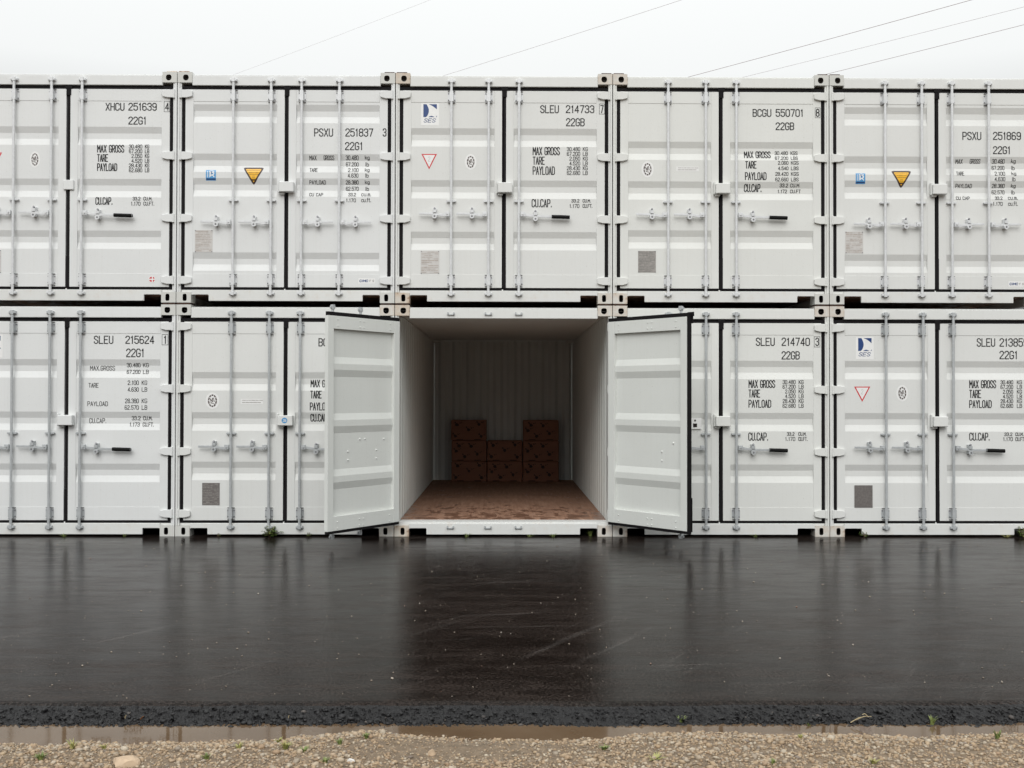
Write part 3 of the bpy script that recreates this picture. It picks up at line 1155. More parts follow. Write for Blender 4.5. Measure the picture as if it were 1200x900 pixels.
def data_plate(spec, Dr, b, look):
    d, piv, surf = Dr
    u0_, u1_, z0_, z1_ = pbox(spec, *b)
    pm, im = {'pale': ('plate_pale', 'ink_tan'), 'grey': ('plate_grey', 'ink_grey'), 'dark': ('plate_dark', 'plate_grey')}[look]
    mb = MB()
    mb.box(u0_, u1_, surf(u0_, z0_) - .002, surf(u0_, z0_) - .0002, z0_, z1_)
    rs = random.Random(int(u0_ * 1e4) + spec['col'])
    n = 13
    for i in range(n):
        z = z1_ - (i + .8) * (z1_ - z0_) / (n + .6)
        x = u0_ + .012
        while x < u1_ - .03:
            L = rs.uniform(.012, .07)
            if rs.random() < .8:
                ribbon(mb, [(x, z), (min(x + L, u1_ - .012), z)], rs.choice((.005, .006, .009)), lambda xx, zz: surf(xx, zz) - .0028, 1, 1)
            x += L + .010
    for z in (z1_ - .006, z0_ + .006):
        for x in (u0_ + .008, u1_ - .008):
            mb.tube([(x, surf(x, z) - .002, z), (x, surf(x, z) - .006, z)], .005, 8, 2)
    o = mb.build('data_plate', [M[pm], M[im], M['steel_dark']], d, piv)
    return o


def sticker_strip(spec, Dr, b):
    d, piv, surf = Dr
    u0_, u1_, z0_, z1_ = pbox(spec, *b)
    mb = MB()
    decal(mb, rect(u0_, u1_, z0_, z1_), surf, .0008)
    rs = random.Random(5)
    for z, th in ((z0_ + (z1_ - z0_) * .30, .007), (z0_ + (z1_ - z0_) * .72, .006)):
        x = u0_ + .02
        while x < u1_ - .04:
            L = rs.uniform(.012, .04)
            ribbon(mb, [(x, z), (x + L, z)], th, lambda xx, zz: surf(xx, zz) - .0014, 1, 1)
            x += L + .009
    return mb.build('notice_sticker', [M['white_film'], M['plate_grey']], d, piv)


def sticker_yellow(spec, Dr, b):
    d, piv, surf = Dr
    u0_, u1_, z0_, z1_ = pbox(spec, *b)
    um = (u0_ + u1_) / 2

    def rounded(e, r):
        c = [(u0_ + e * 1.65, z1_ - e), (u1_ - e * 1.65, z1_ - e), (um, z0_ + e * 1.9)]
        o = []
        for i in range(3):
            p, a, q = (Vector(c[j % 3]) for j in (i - 1, i, i + 1))
            d1, d2 = (p - a).normalized() * r, (q - a).normalized() * r
            o += [a + d1, a + (d1 + d2) * .22, a + d2]
        return [tuple(v) for v in o]
    mb = MB()
    decal(mb, rounded(0, .03), surf, .001, 1)
    decal(mb, rounded(.018, .012), surf, .0017, 0)
    rs = random.Random(2)
    for i, (zz, half) in enumerate(((.030, .075), (.052, .055), (.074, .062), (.094, .012), (.112, .014))):
        z = z1_ - zz - .005
        x = um - half
        while x < um + half:
            L = rs.uniform(.008, .02)
            ribbon(mb, [(x, z), (min(x + L, um + half), z)], .004, lambda xx, z2: surf(xx, z2) - .0024, .02, 2)
            x += L + .006
    ribbon(mb, [(um - .022, z1_ - .142), (um + .022, z1_ - .142)], .014, lambda xx, z2: surf(xx, z2) - .0024, .02, 2)
    return mb.build('warning_sticker', [M['yellow'], M['brown_ink'], M['brown_ink']], d, piv)


def sticker_blue(spec, Dr, b):
    d, piv, surf = Dr
    u0_, u1_, z0_, z1_ = pbox(spec, *b)
    w_, h_ = u1_ - u0_, z1_ - z0_
    mb = MB()
    decal(mb, rect(u0_, u1_, z0_, z1_), surf, .0010)
    P = lambda a, e: (u0_ + w_ * a, z0_ + h_ * e)
    yf = lambda x, z: surf(x, z) - .0018
    ribbon(mb, [P(.16, .30), P(.16, .88)], .006, yf, .01, 1)
    ribbon(mb, [P(.34, .30), P(.34, .88), P(.60, .94), P(.82, .86)], .006, yf, .01, 1)
    ribbon(mb, [P(.46, .40), P(.46, .78), P(.74, .78), P(.80, .66), P(.72, .54), P(.56, .50)], .012, yf, .01, 1)
    ribbon(mb, [P(.66, .52), P(.82, .34)], .010, lambda x, z: surf(x, z) - .0022, .01, 1)
    ribbon(mb, [P(.08, .13), P(.92, .13)], .014, yf, .01, 2)
    ribbon(mb, [P(.52, .86), P(.60, .66)], .008, lambda x, z: surf(x, z) - .0026, .01, 2)
    return mb.build('blue_sticker', [M['blue'], M['white_film'], M['navy']], d, piv)


# ---- what is written and stuck on each container (photo pixels on the door plane)
def std_numbers(xn0, xn1, xk0, xk1, y0, y1, rows):
    o = []
    n = len(rows)
    p = (y1 - y0) / n
    for i, (a, k) in enumerate(rows):
        ya = y0 + i * p + .2
        full = sum(WID.get(ch, 1) for ch in '30.480') + .42 * 5
        mine = sum(WID.get(ch, 1) for ch in a) + .42 * (len(a) - 1)
        o += [(a, xn1 - (xn1 - xn0) * mine / full, xn1, ya, ya + p * .86), (k, xk0, xk1, ya, ya + p * .86)]
    return o


SES_ROWS = [('30.480', 'KG'), ('67.200', 'LB'), ('2.050', 'KG'), ('4.520', 'LB'), ('28.430', 'KG'), ('62.680', 'LB')]
SPECS = [
    dict(paint='paint_c', col=-1, row=1, kind='ses', lock='strap', cr='cast', label='upper row grey container numbered 251639, cut off at the left picture edge',
         serial=[('XHCU', 123.6, 145.8, 120.3, 129.7), ('251639', 150.4, 183.6, 120.3, 129.7), ('22G1', 150.4, 171.5, 136.5, 146)],
         chk=('4', (193.5, 198.2, 120.3, 129.7), (192.4, 199.2, 118.7, 131)),
         words=[('MAX GROSS', 113.7, 145.5, 169.5, 178.8), ('TARE', 113.7, 126.6, 180.5, 189.6), ('PAYLOAD', 113.7, 137.3, 191.2, 200.4), ('CU.CAP.', 111.7, 132, 230.9, 240)],
         nums=std_numbers(151, 166.6, 169.7, 174.8, 169, 202.4, SES_ROWS) + [('33.2', 155.4, 164.5, 230.5, 234.9), ('CU.M.', 168, 178.5, 230.5, 234.9), ('1.170', 153.3, 164.5, 236.2, 241), ('CU.FT.', 168, 180.8, 236.2, 241)]),
    dict(paint='paint_c', col=0, row=1, kind='ps', lock='box', label='upper row grey container numbered 251837 with a yellow triangle sticker',
         serial=[('PSXU', 368.1, 390.3, 150.3, 160.1), ('251837', 404.7, 437.3, 150.3, 160.1), ('22G1', 404.3, 425.2, 166.3, 176)],
         chk=('3', (448.5, 452.9, 150.3, 160.1), None),
         words=[], nums=[('MAX', 362.3, 370.7, 181.9, 187.3), ('GROSS', 379, 391.4, 181.9, 187.3), ('TARE', 362.7, 372, 196.6, 201.4), ('PAYLOAD', 362.3, 381.6, 211, 215.8), ('CU CAP', 362.3, 378.5, 225.8, 230),
                         ('30.480', 405, 420, 181.9, 187.3), ('kg', 427.4, 433, 181.9, 186.6), ('67.200', 405, 420, 189.6, 194.6), ('lb', 427.7, 432, 189.6, 194.6),
                         ('2.100', 407.8, 420, 196.6, 201.6), ('kg', 427.4, 433, 196.6, 201), ('4.630', 407.5, 420, 203.2, 208.1), ('lb', 427.7, 432, 203.2, 208.1),
                         ('28.380', 405, 420, 211, 215.8), ('kg', 427.4, 433, 211, 215.3), ('62.570', 405, 420, 218.3, 223.2), ('lb', 427.7, 432, 218.3, 223.2),
                         ('33.2', 408, 417, 225.8, 230), ('cu.m.', 423.3, 435, 224.6, 230), ('1.170', 405.4, 417, 232.4, 237), ('cu.ft.', 423.3, 435, 231.6, 237)]),
    dict(col=1, row=1, kind='ses', lock='box', cl='cast_rusty', cr='cast_worn', label='upper row grey container numbered 214733, directly above the open container',
         serial=[('SLEU', 633.1, 655, 123.1, 132.6), ('214733', 663.1, 696.5, 123.1, 132.6), ('22GB', 663.4, 685.2, 138.3, 148)],
         chk=('7', (703.4, 707.4, 123.1, 132.6), (702.3, 708.5, 121.8, 133.7)),
         words=[('MAX GROSS', 624.2, 656.1, 172, 181.9), ('TARE', 624.2, 638.5, 183.4, 193), ('PAYLOAD', 624.2, 650.3, 194.8, 204.9), ('CU.CAP.', 623, 647, 233.2, 243)],
         nums=std_numbers(664.3, 679.9, 683, 688.8, 172, 205.6, SES_ROWS) + [('33.2', 669.6, 679, 233.2, 237.3), ('CU.M.', 682.8, 692.6, 233.2, 237.3), ('1.170', 667.3, 679, 239, 243.6), ('CU.FT.', 682.8, 694.5, 239, 243.6)]),
    dict(paint='paint_b', col=2, row=1, kind='bc', lock='box', cl='cast_worn', cr='cast', label='upper row grey container numbered 550701',
         serial=[('BCGU', 882, 904, 127.6, 136.9), ('550701', 909, 941.6, 127.6, 136.9), ('22GB', 909, 930.7, 143.3, 152.5)],
         chk=('8', (956, 960.2, 127.6, 136.9), (955.2, 961, 126.4, 138)),
         words=[('MAX GROSS', 872.3, 903.6, 176.7, 185.2), ('TARE', 873.3, 886.7, 188.7, 197.5), ('PAYLOAD', 873, 898.4, 201.7, 211), ('CU.CAP.', 872.3, 893.3, 215.3, 224.7)],
         nums=[('30.480', 908.3, 924, 176.7, 181.2), ('KGS', 927, 935.3, 176.7, 181.2), ('67.200', 908.3, 924, 183, 187.3), ('LBS', 927, 935.3, 183, 187.3),
               ('2.060', 911.8, 924, 188.6, 193), ('KGS', 927, 936, 188.6, 193), ('4.540', 911.8, 924, 195, 199.4), ('LBS', 927, 936, 195, 199.4),
               ('28.420', 908.6, 924, 201.5, 206), ('KGS', 927, 936, 201.5, 206), ('62.660', 908.6, 924, 208, 212.5), ('LBS', 927, 936, 208, 212.5),
               ('33.2', 914, 924, 214.9, 219.2), ('CU.M', 926.5, 937, 214.9, 219.2), ('1.172', 911.8, 923, 221.6, 226), ('CU.FT', 926.5, 939, 221.6, 226)]),
    dict(col=3, row=1, kind='pt', lock='box', label='upper row grey container numbered 251869, cut off at the right picture edge', serial=[], words=[], nums=[]),
    dict(paint='paint_c', col=-1, row=0, kind='ses', lock='box', label='ground row grey container numbered 215624, cut off at the left picture edge',
         serial=[('SLEU', 109.9, 132.7, 393.3, 403), ('215624', 146.9, 180.7, 393.3, 403), ('22G1', 147.8, 169, 408.4, 418.6)],
         chk=('1', (191.8, 195.4, 393.3, 403), (190, 196.8, 392, 404.2)), words=[],
         nums=[('MAX.GROSS', 104.6, 133.9, 428.5, 434.2), ('TARE', 103.7, 115.4, 448.8, 454.3), ('PAYLOAD', 102.4, 126.4, 470.3, 475.9), ('CU.CAP.', 103.7, 123.8, 490, 496),
               ('30.480', 147.8, 163.8, 425.3, 430.3), ('KG', 166.8, 173.6, 425.3, 430.3), ('67.200', 147.8, 163.8, 433.3, 438.2), ('LB', 166.8, 173.6, 433.3, 438.2),
               ('2.100', 149.6, 162.5, 445.8, 451.1), ('KG', 166, 172.4, 445.8, 451.1), ('4.630', 149.6, 162.5, 453.8, 459), ('LB', 166, 172.4, 453.8, 459),
               ('28.380', 146.5, 162.5, 467, 472.5), ('KG', 166, 172.4, 467, 472.5), ('62.570', 146, 162.5, 474.8, 480.2), ('LB', 166, 172.4, 474.8, 480.2),
               ('33.2', 153.6, 164, 487.6, 492.6), ('CU.M.', 167, 178, 487.6, 492.6), ('1.173', 151, 163, 495, 500), ('CU.FT.', 166.5, 179.8, 495, 500)]),
    dict(col=0, row=0, kind='bc', lock='box', cr='cast_worn', label='ground row grey container whose lettering is half hidden behind an open door',
         serial=[('BCGU', 373.2, 395.2, 396.3, 406)], words=[('MAX GROSS', 363.6, 395, 445, 454), ('TARE', 363.6, 377, 457.8, 467), ('PAYLOAD', 363, 388.6, 471.6, 481), ('CU.CAP.', 363.4, 384.5, 485, 494.2)], nums=[]),
    dict(col=1, row=0, kind='ses', open=True, cl='cast_rusty', cr='cast_worn', angles=(125.5, 131), label='open grey container with both doors swung out and cardboard boxes inside', serial=[], words=[], nums=[]),
    dict(paint='paint_b', col=2, row=0, kind='ses', lock='box', cl='cast_worn', cr='cast_worn', label='ground row grey container numbered 214740, right of the open container',
         serial=[('SLEU', 885.8, 908, 395.6, 405.4), ('214740', 916, 949.2, 395.6, 405.4), ('22GB', 916, 937.3, 411.5, 421.3)],
         chk=('3', (955.5, 959.8, 395.6, 405.4), (954.2, 960.8, 394.5, 406.7)),
         words=[('MAX GROSS', 877.2, 908.5, 445.2, 454.7), ('TARE', 877.2, 891, 456.4, 465.9), ('PAYLOAD', 877.2, 903.9, 468.4, 477.8), ('CU.CAP.', 876.9, 900.5, 506.8, 516.5)],
         nums=std_numbers(917.2, 932.4, 936, 941.8, 445, 478.4, SES_ROWS) + [('33.2', 922.2, 931.1, 506.4, 510.7), ('CU.M.', 935.6, 945.3, 506.4, 510.7), ('1.170', 920.1, 932, 512, 516.8), ('CU.FT.', 935.6, 946.6, 512, 516.8)]),
    dict(col=3, row=0, kind='ses', lock='box', cl='cast_worn', label='ground row grey container with a blue and white square logo, cut off at right',
         serial=[('SLEU', 1144.7, 1166.4, 396.3, 406.3), ('213859', 1171.4, 1204.9, 396.3, 406.3), ('22G1', 1171.4, 1192.7, 411, 421)],
         words=[('MAX GROSS', 1135.9, 1167.5, 445.4, 455), ('TARE', 1135.9, 1150, 456.7, 466.5), ('PAYLOAD', 1135.9, 1162.3, 468.8, 478.2), ('CU.CAP.', 1135.9, 1160.2, 507, 516.4)],
         nums=std_numbers(1172.6, 1187.4, 1191.8, 1197.8, 445.4, 478.6, SES_ROWS) + [('33.2', 1177, 1186.5, 506.8, 511), ('CU.M.', 1190, 1199.8, 506.8, 511), ('1.170', 1175.6, 1187, 512.2, 517), ('CU.FT.', 1190, 1201.5, 512.2, 517)]),
]
BUILT = {}
for sp in SPECS:
    c, L, R, x0, z0 = build_container(sp)
    BUILT[(sp['col'], sp['row'])] = (sp, L, R, c)
    if sp['serial']:
        put_text(sp, R, 'serial_lettering', sp['serial'], th=.0110)
    if sp.get('chk'):
        check_box(sp, R, *sp['chk'])
    if sp['words']:
        put_text(sp, R, 'weight_lettering', sp['words'], th=.0102)
    if sp['nums']:
        put_text(sp, R, 'figure_lettering', sp['nums'], th=.0060)


def shifted(items, dx, dy):
    return [(s, a + dx, b + dx, c_ + dy, e + dy) for s, a, b, c_, e in items]


# right-hand twin of the 251837 container: same stencil layout
sp, L, R, c = BUILT[(3, 1)]
src = BUILT[(0, 1)][0]
put_text(sp, R, 'serial_lettering', [('PSXU', 1127.9, 1150.1, 154.4, 164.1), ('251869', 1163.8, 1196.6, 154.4, 164.1), ('22G1', 1163.8, 1184.4, 171.2, 180.6)], th=.0110)
put_text(sp, R, 'figure_lettering', shifted(src['nums'], 758.2, 4.2), th=.0060)

# stickers and plates
sp, L, R, c = BUILT[(-1, 1)]
sticker_tri(sp, L, (-16.5, 2.2, 178.5, 197)); sticker_oval(sp, L, (34.8, 46.8, 177, 196.5)); data_plate(sp, L, (-19.5, 1.0, 293, 320), 'pale')
d, piv, surf = R
u0_, u1_, z0_, z1_ = pbox(sp, 174, 182.3, 323, 331.7)
cx_, cz_, rr = (u0_ + u1_) / 2, (z0_ + z1_) / 2, (u1_ - u0_) / 2
mb = MB()
decal(mb, ell(cx_, cz_, rr, rr), surf, .0008)
decal(mb, ell(cx_, cz_, rr * .8, rr * .8), surf, .0014, 1)
ribbon(mb, [(cx_ - rr * .8, cz_), (cx_ + rr * .8, cz_)], .014, lambda x, z: surf(x, z) - .002, 1, 0)
ribbon(mb, [(cx_ + .004, cz_ - rr * .8), (cx_ + .004, cz_ + rr * .8)], .012, lambda x, z: surf(x, z) - .0024, 1, 0)
mb.build('round_sticker', [M['white_film'], M['red']], d, piv)

for key, by, bt, bp, bc in (((0, 1), (284.4, 309.6, 195.9, 217.2), (241.2, 252.9, 199, 211.4), (228.3, 249, 269.5, 295.4), (419.9, 439.6, 326, 332.4)),
                            ((3, 1), (1044.2, 1069, 199.9, 221), (1002.9, 1014.2, 203, 215.4), (990.6, 1011.6, 271.4, 296.8), (1181.7, 1201, 329.6, 336))):
    sp, L, R, c = BUILT[key]
    sticker_yellow(sp, L, by); sticker_blue(sp, L, bt); data_plate(sp, L, bp, 'pale')
    d, piv, surf = R
    u0_, u1_, z0_, z1_ = pbox(sp, *bc)
    mb = MB()
    decal(mb, rect(u0_, u1_, z0_, z1_), surf, .0008)
    write(mb, 'CIMC', u0_ + .012, u0_ + (u1_ - u0_) * .58, z0_ + .016, z1_ - .016, surf, .0065, 1, .1)
    write(mb, 'F S', u0_ + (u1_ - u0_) * .66, u1_ - .012, z0_ + .018, z1_ - .018, surf, .004, 2)
    mb.build('maker_sticker', [M['white_film'], M['navy'], M['plate_grey']], d, piv)
sp, L, R, c = BUILT[(1, 1)]
sticker_logo(sp, L, (493.4, 514.4, 120.7, 146.9)); sticker_tri(sp, L, (493.8, 512, 180.3, 198.5)); sticker_oval(sp, L, (544.8, 558.3, 180.3, 199)); data_plate(sp, L, (493, 514.7, 293.9, 320.8), 'pale')
sp, L, R, c = BUILT[(2, 1)]
sticker_oval(sp, L, (751.7, 766, 188.7, 208)); sticker_strip(sp, L, (792.6, 819, 195.2, 200.6)); data_plate(sp, L, (747.8, 768.6, 294, 319.3), 'grey')
sp, L, R, c = BUILT[(-1, 0)]
sticker_logo(sp, L, (-18.4, 2.8, 392, 419))
sp, L, R, c = BUILT[(0, 0)]
sticker_oval(sp, L, (241, 256.8, 459.8, 479.4)); sticker_strip(sp, L, (281.9, 308, 467.4, 473.4)); data_plate(sp, L, (236.9, 257.3, 565.9, 592), 'dark')
d, piv, surf = R                      # blue emblem on the lock box
mb = MB()
flat = lambda x, z: -.058
decal(mb, ell(1.226, 1.296, .032, .032), flat, .001, 0)
for k, st in enumerate((((-.016, .012), (0, .012), (-.006, 0), (-.001, -.008), (-.016, -.012)), ((.016, .014), (.005, .002), (.006, -.012), (.018, -.010), (.016, .0), (.007, .0)))):
    ribbon(mb, [(1.226 + a, 1.296 + b) for a, b in st], .005, lambda x, z: -.0602 - k * .0002, .05, 1)
mb.build('lock_emblem', [M['blue'], M['white_film']], d, piv)
sp, L, R, c = BUILT[(2, 0)]
d, piv, surf = L
u0_, u1_, z0_, z1_ = pbox(sp, 809, 821.6, 489.6, 502.7)
mb = MB()
mb.box(u0_, u1_, .004, .0225, z0_, z1_)
mb.box(u0_ + .028, u0_ + .072, .0025, .0038, z0_ + .020, z0_ + .062, 1)
mb.tube([(u0_ + .05, .004, z1_ - .03), (u0_ + .05, .0, z1_ - .03)], .010, 8, 1)
mb.build('lock_plate', [M['white_film'], M['cavity']], d, piv)
sp, L, R, c = BUILT[(3, 0)]
sticker_logo(sp, L, (1003, 1024, 394.8, 421)); sticker_tri(sp, L, (1001, 1020, 453, 471)); sticker_oval(sp, L, (1050.5, 1064.4, 451, 470.5)); data_plate(sp, L, (1001.3, 1022.5, 568.7, 595), 'dark')

# ---------------------------------------------------------------- fittings between and on the stacked corners
NAMES = {-1: '251639', 0: '251837', 1: '214733', 2: '550701', 3: '251869'}
for i in range(4):
    xm = (i - 1) * PITCH
    o = empty('stacking_plate', (xm, .09, HT))
    tag(o, 'thin rusty plate squeezed below the corners of containers %s and %s' % (NAMES[i - 1], NAMES[i]), 'stacking plate', 'rusty plates between the stacked containers')
    mb = MB()
    for a, b in ((-.150, -.012), (.010, .155)):
        mb.box(a, b, -.088, .08, .003, .019)
    mb.box(-.02, .02, -.06, .06, .006, .015)
    mb.build('plate', M['rust'], o, bevel=.002)
    o = empty('bridge_clamp', (xm, .09, 2 * HT + GAPZ))
    tag(o, 'flat rusty clamp lying on the top corners of containers %s and %s' % (NAMES[i - 1], NAMES[i]), 'bridge clamp', 'clamps on top of the stack')
    mb = MB()
    mb.box(-.125, -.012, -.07, .07, .001, .016)
    mb.box(.012, .130, -.07, .07, .001, .016)
    mb.box(-.03, .03, -.03, .03, .004, .021)
    mb.build('clamp_plate', M['rust'] if i else M['cast_rusty'], o, bevel=.003)
    mb = MB()
    mb.tube([(.055, -.01, .012), (.055, -.01, .028)], .022, 6)
    mb.tube([(-.06, 0, .012), (-.06, 0, .024)], .018, 6)
    mb.build('bolt', M['rust'], o)

# ---------------------------------------------------------------- cardboard boxes
PLAN = [(528.7, 570.3, 540.2, 564.0, 'bottom box of the left stack', 0), (570.8, 612.2, 540.4, 564.0, 'lower box of the short middle stack', 1), (612.7, 655, 540.6, 564.0, 'bottom box of the right stack', 1),
        (528.9, 570.1, 515.9, 539.9, 'middle box of the left stack', 1), (571, 612.0, 515.6, 539.9, 'upper box of the short middle stack', 0), (612.8, 655, 516.4, 540.2, 'middle box of the right stack', 1),
        (528.5, 570.0, 491.5, 515.6, 'top box of the left stack', 0), (613.0, 655, 492.3, 516.1, 'top box of the right stack', 1)]
BY = 5.50
FLOORZ = .165
hb = .337
for i, (xa, xb, ya, yb, wd, var) in enumerate(PLAN):
    lv = 0 if i < 3 else (1 if i < 6 else 2)
    p, q = ray_at(xa, yb, plane_y=BY), ray_at(xb, yb, plane_y=BY)
    wx = (q.x - p.x) - .006
    xm = (p.x + q.x) / 2
    zb = FLOORZ + .001 + lv * (hb + .002)
    o = empty('cardboard_box', (xm, BY + .19, zb), random.uniform(-.008, .008))
    tag(o, 'brown printed cardboard box inside the container, ' + wd, 'box', 'cardboard boxes at the back of the open container')
    mb = MB()
    mb.box(-wx / 2, wx / 2, -.19, .19, 0, hb - .004)
    spots = [(-.33, .33), (.0, .02), (.30, .36), (-.38, -.36), (.36, -.38)] if var == 0 else [(-.37, -.02), (.06, .28), (.24, -.20), (-.12, -.36), (-.28, .30)]
    rs = random.Random(20 + i)
    for k, (a, b) in enumerate(spots):
        cx_, cz_ = a * wx, hb / 2 + b * hb * .8
        n = 12
        blob = [(cx_ + (.028 + rs.uniform(-.008, .008)) * math.cos(6.283 * j / n), cz_ + (.026 + rs.uniform(-.007, .007)) * math.sin(6.283 * j / n)) for j in range(n)]
        mb.add([(x, -.1912, z) for x, z in blob], [tuple(range(n))], 1)
        for (da, db, ra) in ((-.034, .040, .014), (.048, .030, .011), (.074, .040, .008)):
            n2 = 8
            mb.add([(cx_ + da + ra * rs.uniform(.6, 1.3) * math.cos(6.283 * j / n2), -.1914, cz_ + db + ra * rs.uniform(.6, 1.3) * math.sin(6.283 * j / n2)) for j in range(n2)], [tuple(range(n2))], 1)
        ribbon(mb, [(cx_ - .012, cz_ + .018), (cx_ - .032, cz_ + .038)], .012, lambda x, z: -.1916, .1, 1)
    for a in (-.25, .25):
        ribbon(mb, [(a * wx - .05, .014), (a * wx + .05, .014)], .012, lambda x, z: -.1912, .2, 1)
    mb.build('carton', [M['card'], M['mark']], o, bevel=.009)

# ---------------------------------------------------------------- overhead cables
CABLES = [(290, 82, 505, 0, .0019, 'faintest thin overhead cable, farthest left in the pale sky'),
          (530, 86, 800, 0, .0034, 'overhead cable crossing the sky above the open container'),
          (815, 88.5, 1140, 0, .0060, 'upper left of three close overhead cables at top right'),
          (883, 88, 1200, 8.5, .0036, 'middle one of three close overhead cables at top right'),
          (974, 86, 1200, 29, .0056, 'lowest right of three close overhead cables at top right')]
for xa, ya, xb, yb, r, lab in CABLES:
    A, B = ray_at(xa, ya, plane_z=12.0), ray_at(xb, yb, plane_z=12.0)
    dv = (B - A).normalized()
    L = 34.0
    mb = MB()
    pts = []
    for k in range(41):
        s_ = -L + (L + (B - A).length + L) * k / 40
        pts.append(A + dv * s_ + Vector((0, 0, .0006 * (s_ - 4.5) ** 2)))
    mb.tube(pts, r, 8)
    tag(mb.build('overhead_cable', M['cable'], smooth=True), lab, 'cable', 'overhead cables')


# ---------------------------------------------------------------- weeds, leaves and stones
def grass_tuft(mb, n, h, spread, rs, mi=0):
    for _ in range(n):
        a = rs.uniform(0, 6.283)
        r = rs.uniform(0, spread * .35)
        hh = h * rs.uniform(.5, 1.1)
        lean = rs.uniform(.2, 1.0) * spread
        wv = rs.uniform(.0026, .0056)
        ca, sa = math.cos(a), math.sin(a)
        b = (r * ca, r * sa)
        pts = []
        for t in (0, .35, .7, 1):
            x, y = b[0] + ca * lean * t * t, b[1] + sa * lean * t * t
            z = hh * (t - .22 * t * t)
            ww = wv * (1 - t ** 2) + .0002
            pts += [(x - sa * ww, y + ca * ww, z), (x + sa * ww, y - ca * ww, z), (x + ca * ww * .5, y + sa * ww * .5, z + ww * .3)]
        fs = []
        for k in range(3):
            o = k * 3
            fs += [(o, o + 3, o + 5, o + 2), (o + 2, o + 5, o + 4, o + 1), (o + 1, o + 4, o + 3, o)]
        mb.add(pts, fs, mi)


def leaf(mb, p, d, L, wd, rs, mi=0):
    d = Vector(d).normalized()
    side = d.cross(Vector((0, 0, 1)))
    side = side.normalized() if side.length > .1 else Vector((1, 0, 0))
    nrm = side.cross(d)
    p = Vector(p)
    prof = [(0, .06), (.25, .8), (.5, 1), (.75, .7), (1, .03)]
    vs = []
    for t, ww in prof:
        c0 = p + d * L * t - Vector((0, 0, 1)) * L * .25 * t * t
        vs += [c0 - side * wd * ww / 2 + nrm * wd * .18 * ww, c0, c0 + side * wd * ww / 2 + nrm * wd * .18 * ww, c0 - nrm * .0012]
    fs = []
    for k in range(4):
        o = k * 4
        fs += [(o, o + 1, o + 5, o + 4), (o + 1, o + 2, o + 6, o + 5), (o + 2, o + 3, o + 7, o + 6), (o + 3, o, o + 4, o + 7)]
    mb.add(vs, fs, mi)


def herb(name, loc, label, h, n, seed, flat=.0, group=None):
    rs = random.Random(seed)
    o = empty(name, loc)
    tag(o, label, 'weed', group)
    st, lf = MB(), MB()
    for _ in range(n):
        a = rs.uniform(0, 6.283)
        el = rs.uniform(.3, 1.3) * (1 - flat)
        d = Vector((math.cos(a) * math.cos(el), math.sin(a) * math.cos(el), math.sin(el) + .1))
        tip = d * h * rs.uniform(.55, 1.05)
        st.tube([(0, 0, 0), tip * .5 + Vector((0, 0, h * .06)), tip], [.003, .0022, .0012], 5)
        for k in range(8):
            t = .3 + .7 * k / 7
            q = tip * t
            a2 = a + rs.uniform(-1.6, 1.6)
            leaf(lf, q, (math.cos(a2), math.sin(a2), rs.uniform(-.1, .7)), h * rs.uniform(.22, .36), h * rs.uniform(.14, .22), rs)
    st.build('stem', M['herb_stem'], o)
    lf.build('leaves', M['herb'], o)
    return o


WALLW = 'weeds growing along the foot of the containers'
GRAVW = 'weeds growing in the gravel'
# foot of the containers
p = ray_at(318, 628, plane_z=0.0)
herb('weed', (p.x, -.05, 0), 'bushy green weed at the foot of the container beside the open left door', .12, 18, 1, group=WALLW)
p = ray_at(1197, 629, plane_z=0.0)
herb('weed', (p.x, -.03, 0), 'leafy green weed in the fork pocket at the right picture edge', .11, 12, 2, group=WALLW)
p = ray_at(1010, 628, plane_z=0.0)
herb('weed', (p.x, -.02, 0), 'small round leafed weed below the container with the square logo', .075, 6, 3, group=WALLW)
p = ray_at(257, 628, plane_z=0.0)
herb('weed', (p.x, -.02, 0), 'tiny weed at the foot of a container, between two lock rods', .04, 5, 4, group=WALLW)
p = ray_at(363, 628, plane_z=0.0)
herb('weed', (p.x, -.02, 0), 'tiny weed just left of the lower corner of the open left door', .045, 6, 5, group=WALLW)
for (x, lab, h, n, wd) in [(75, 'thin grass tuft at the foot of the container numbered 215624, left one', .05, 16, .07), (146, 'thin grass tuft at the foot of the container numbered 215624, right one', .04, 12, .06),
                           (547, 'grass tuft below the sill of the open container, left one', .06, 16, .06), (620, 'low grass tuft below the sill of the open container, middle one', .03, 12, .06),
                           (648, 'grass tuft below the sill of the open container, right one', .05, 14, .06), (692, 'dense grass tuft inside the right fork pocket of the open container', .085, 34, .06),
                           (884, 'flat grass tuft at the foot of the container numbered 214740', .04, 18, .07), (1176, 'flat yellowish grass tuft left of the leafy weed at the right edge', .03, 20, .09)]:
    q = ray_at(x, 628.5, plane_z=0.0)
    mb = MB()
    grass_tuft(mb, n, h, wd, random.Random(int(x)))
    o = mb.build('grass_tuft', M['grass'] if x not in (1176,) else M['grass_dry'])
    o.location = (q.x, .06 if x == 692 else -.02, 0)
    tag(o, lab, 'grass', WALLW)
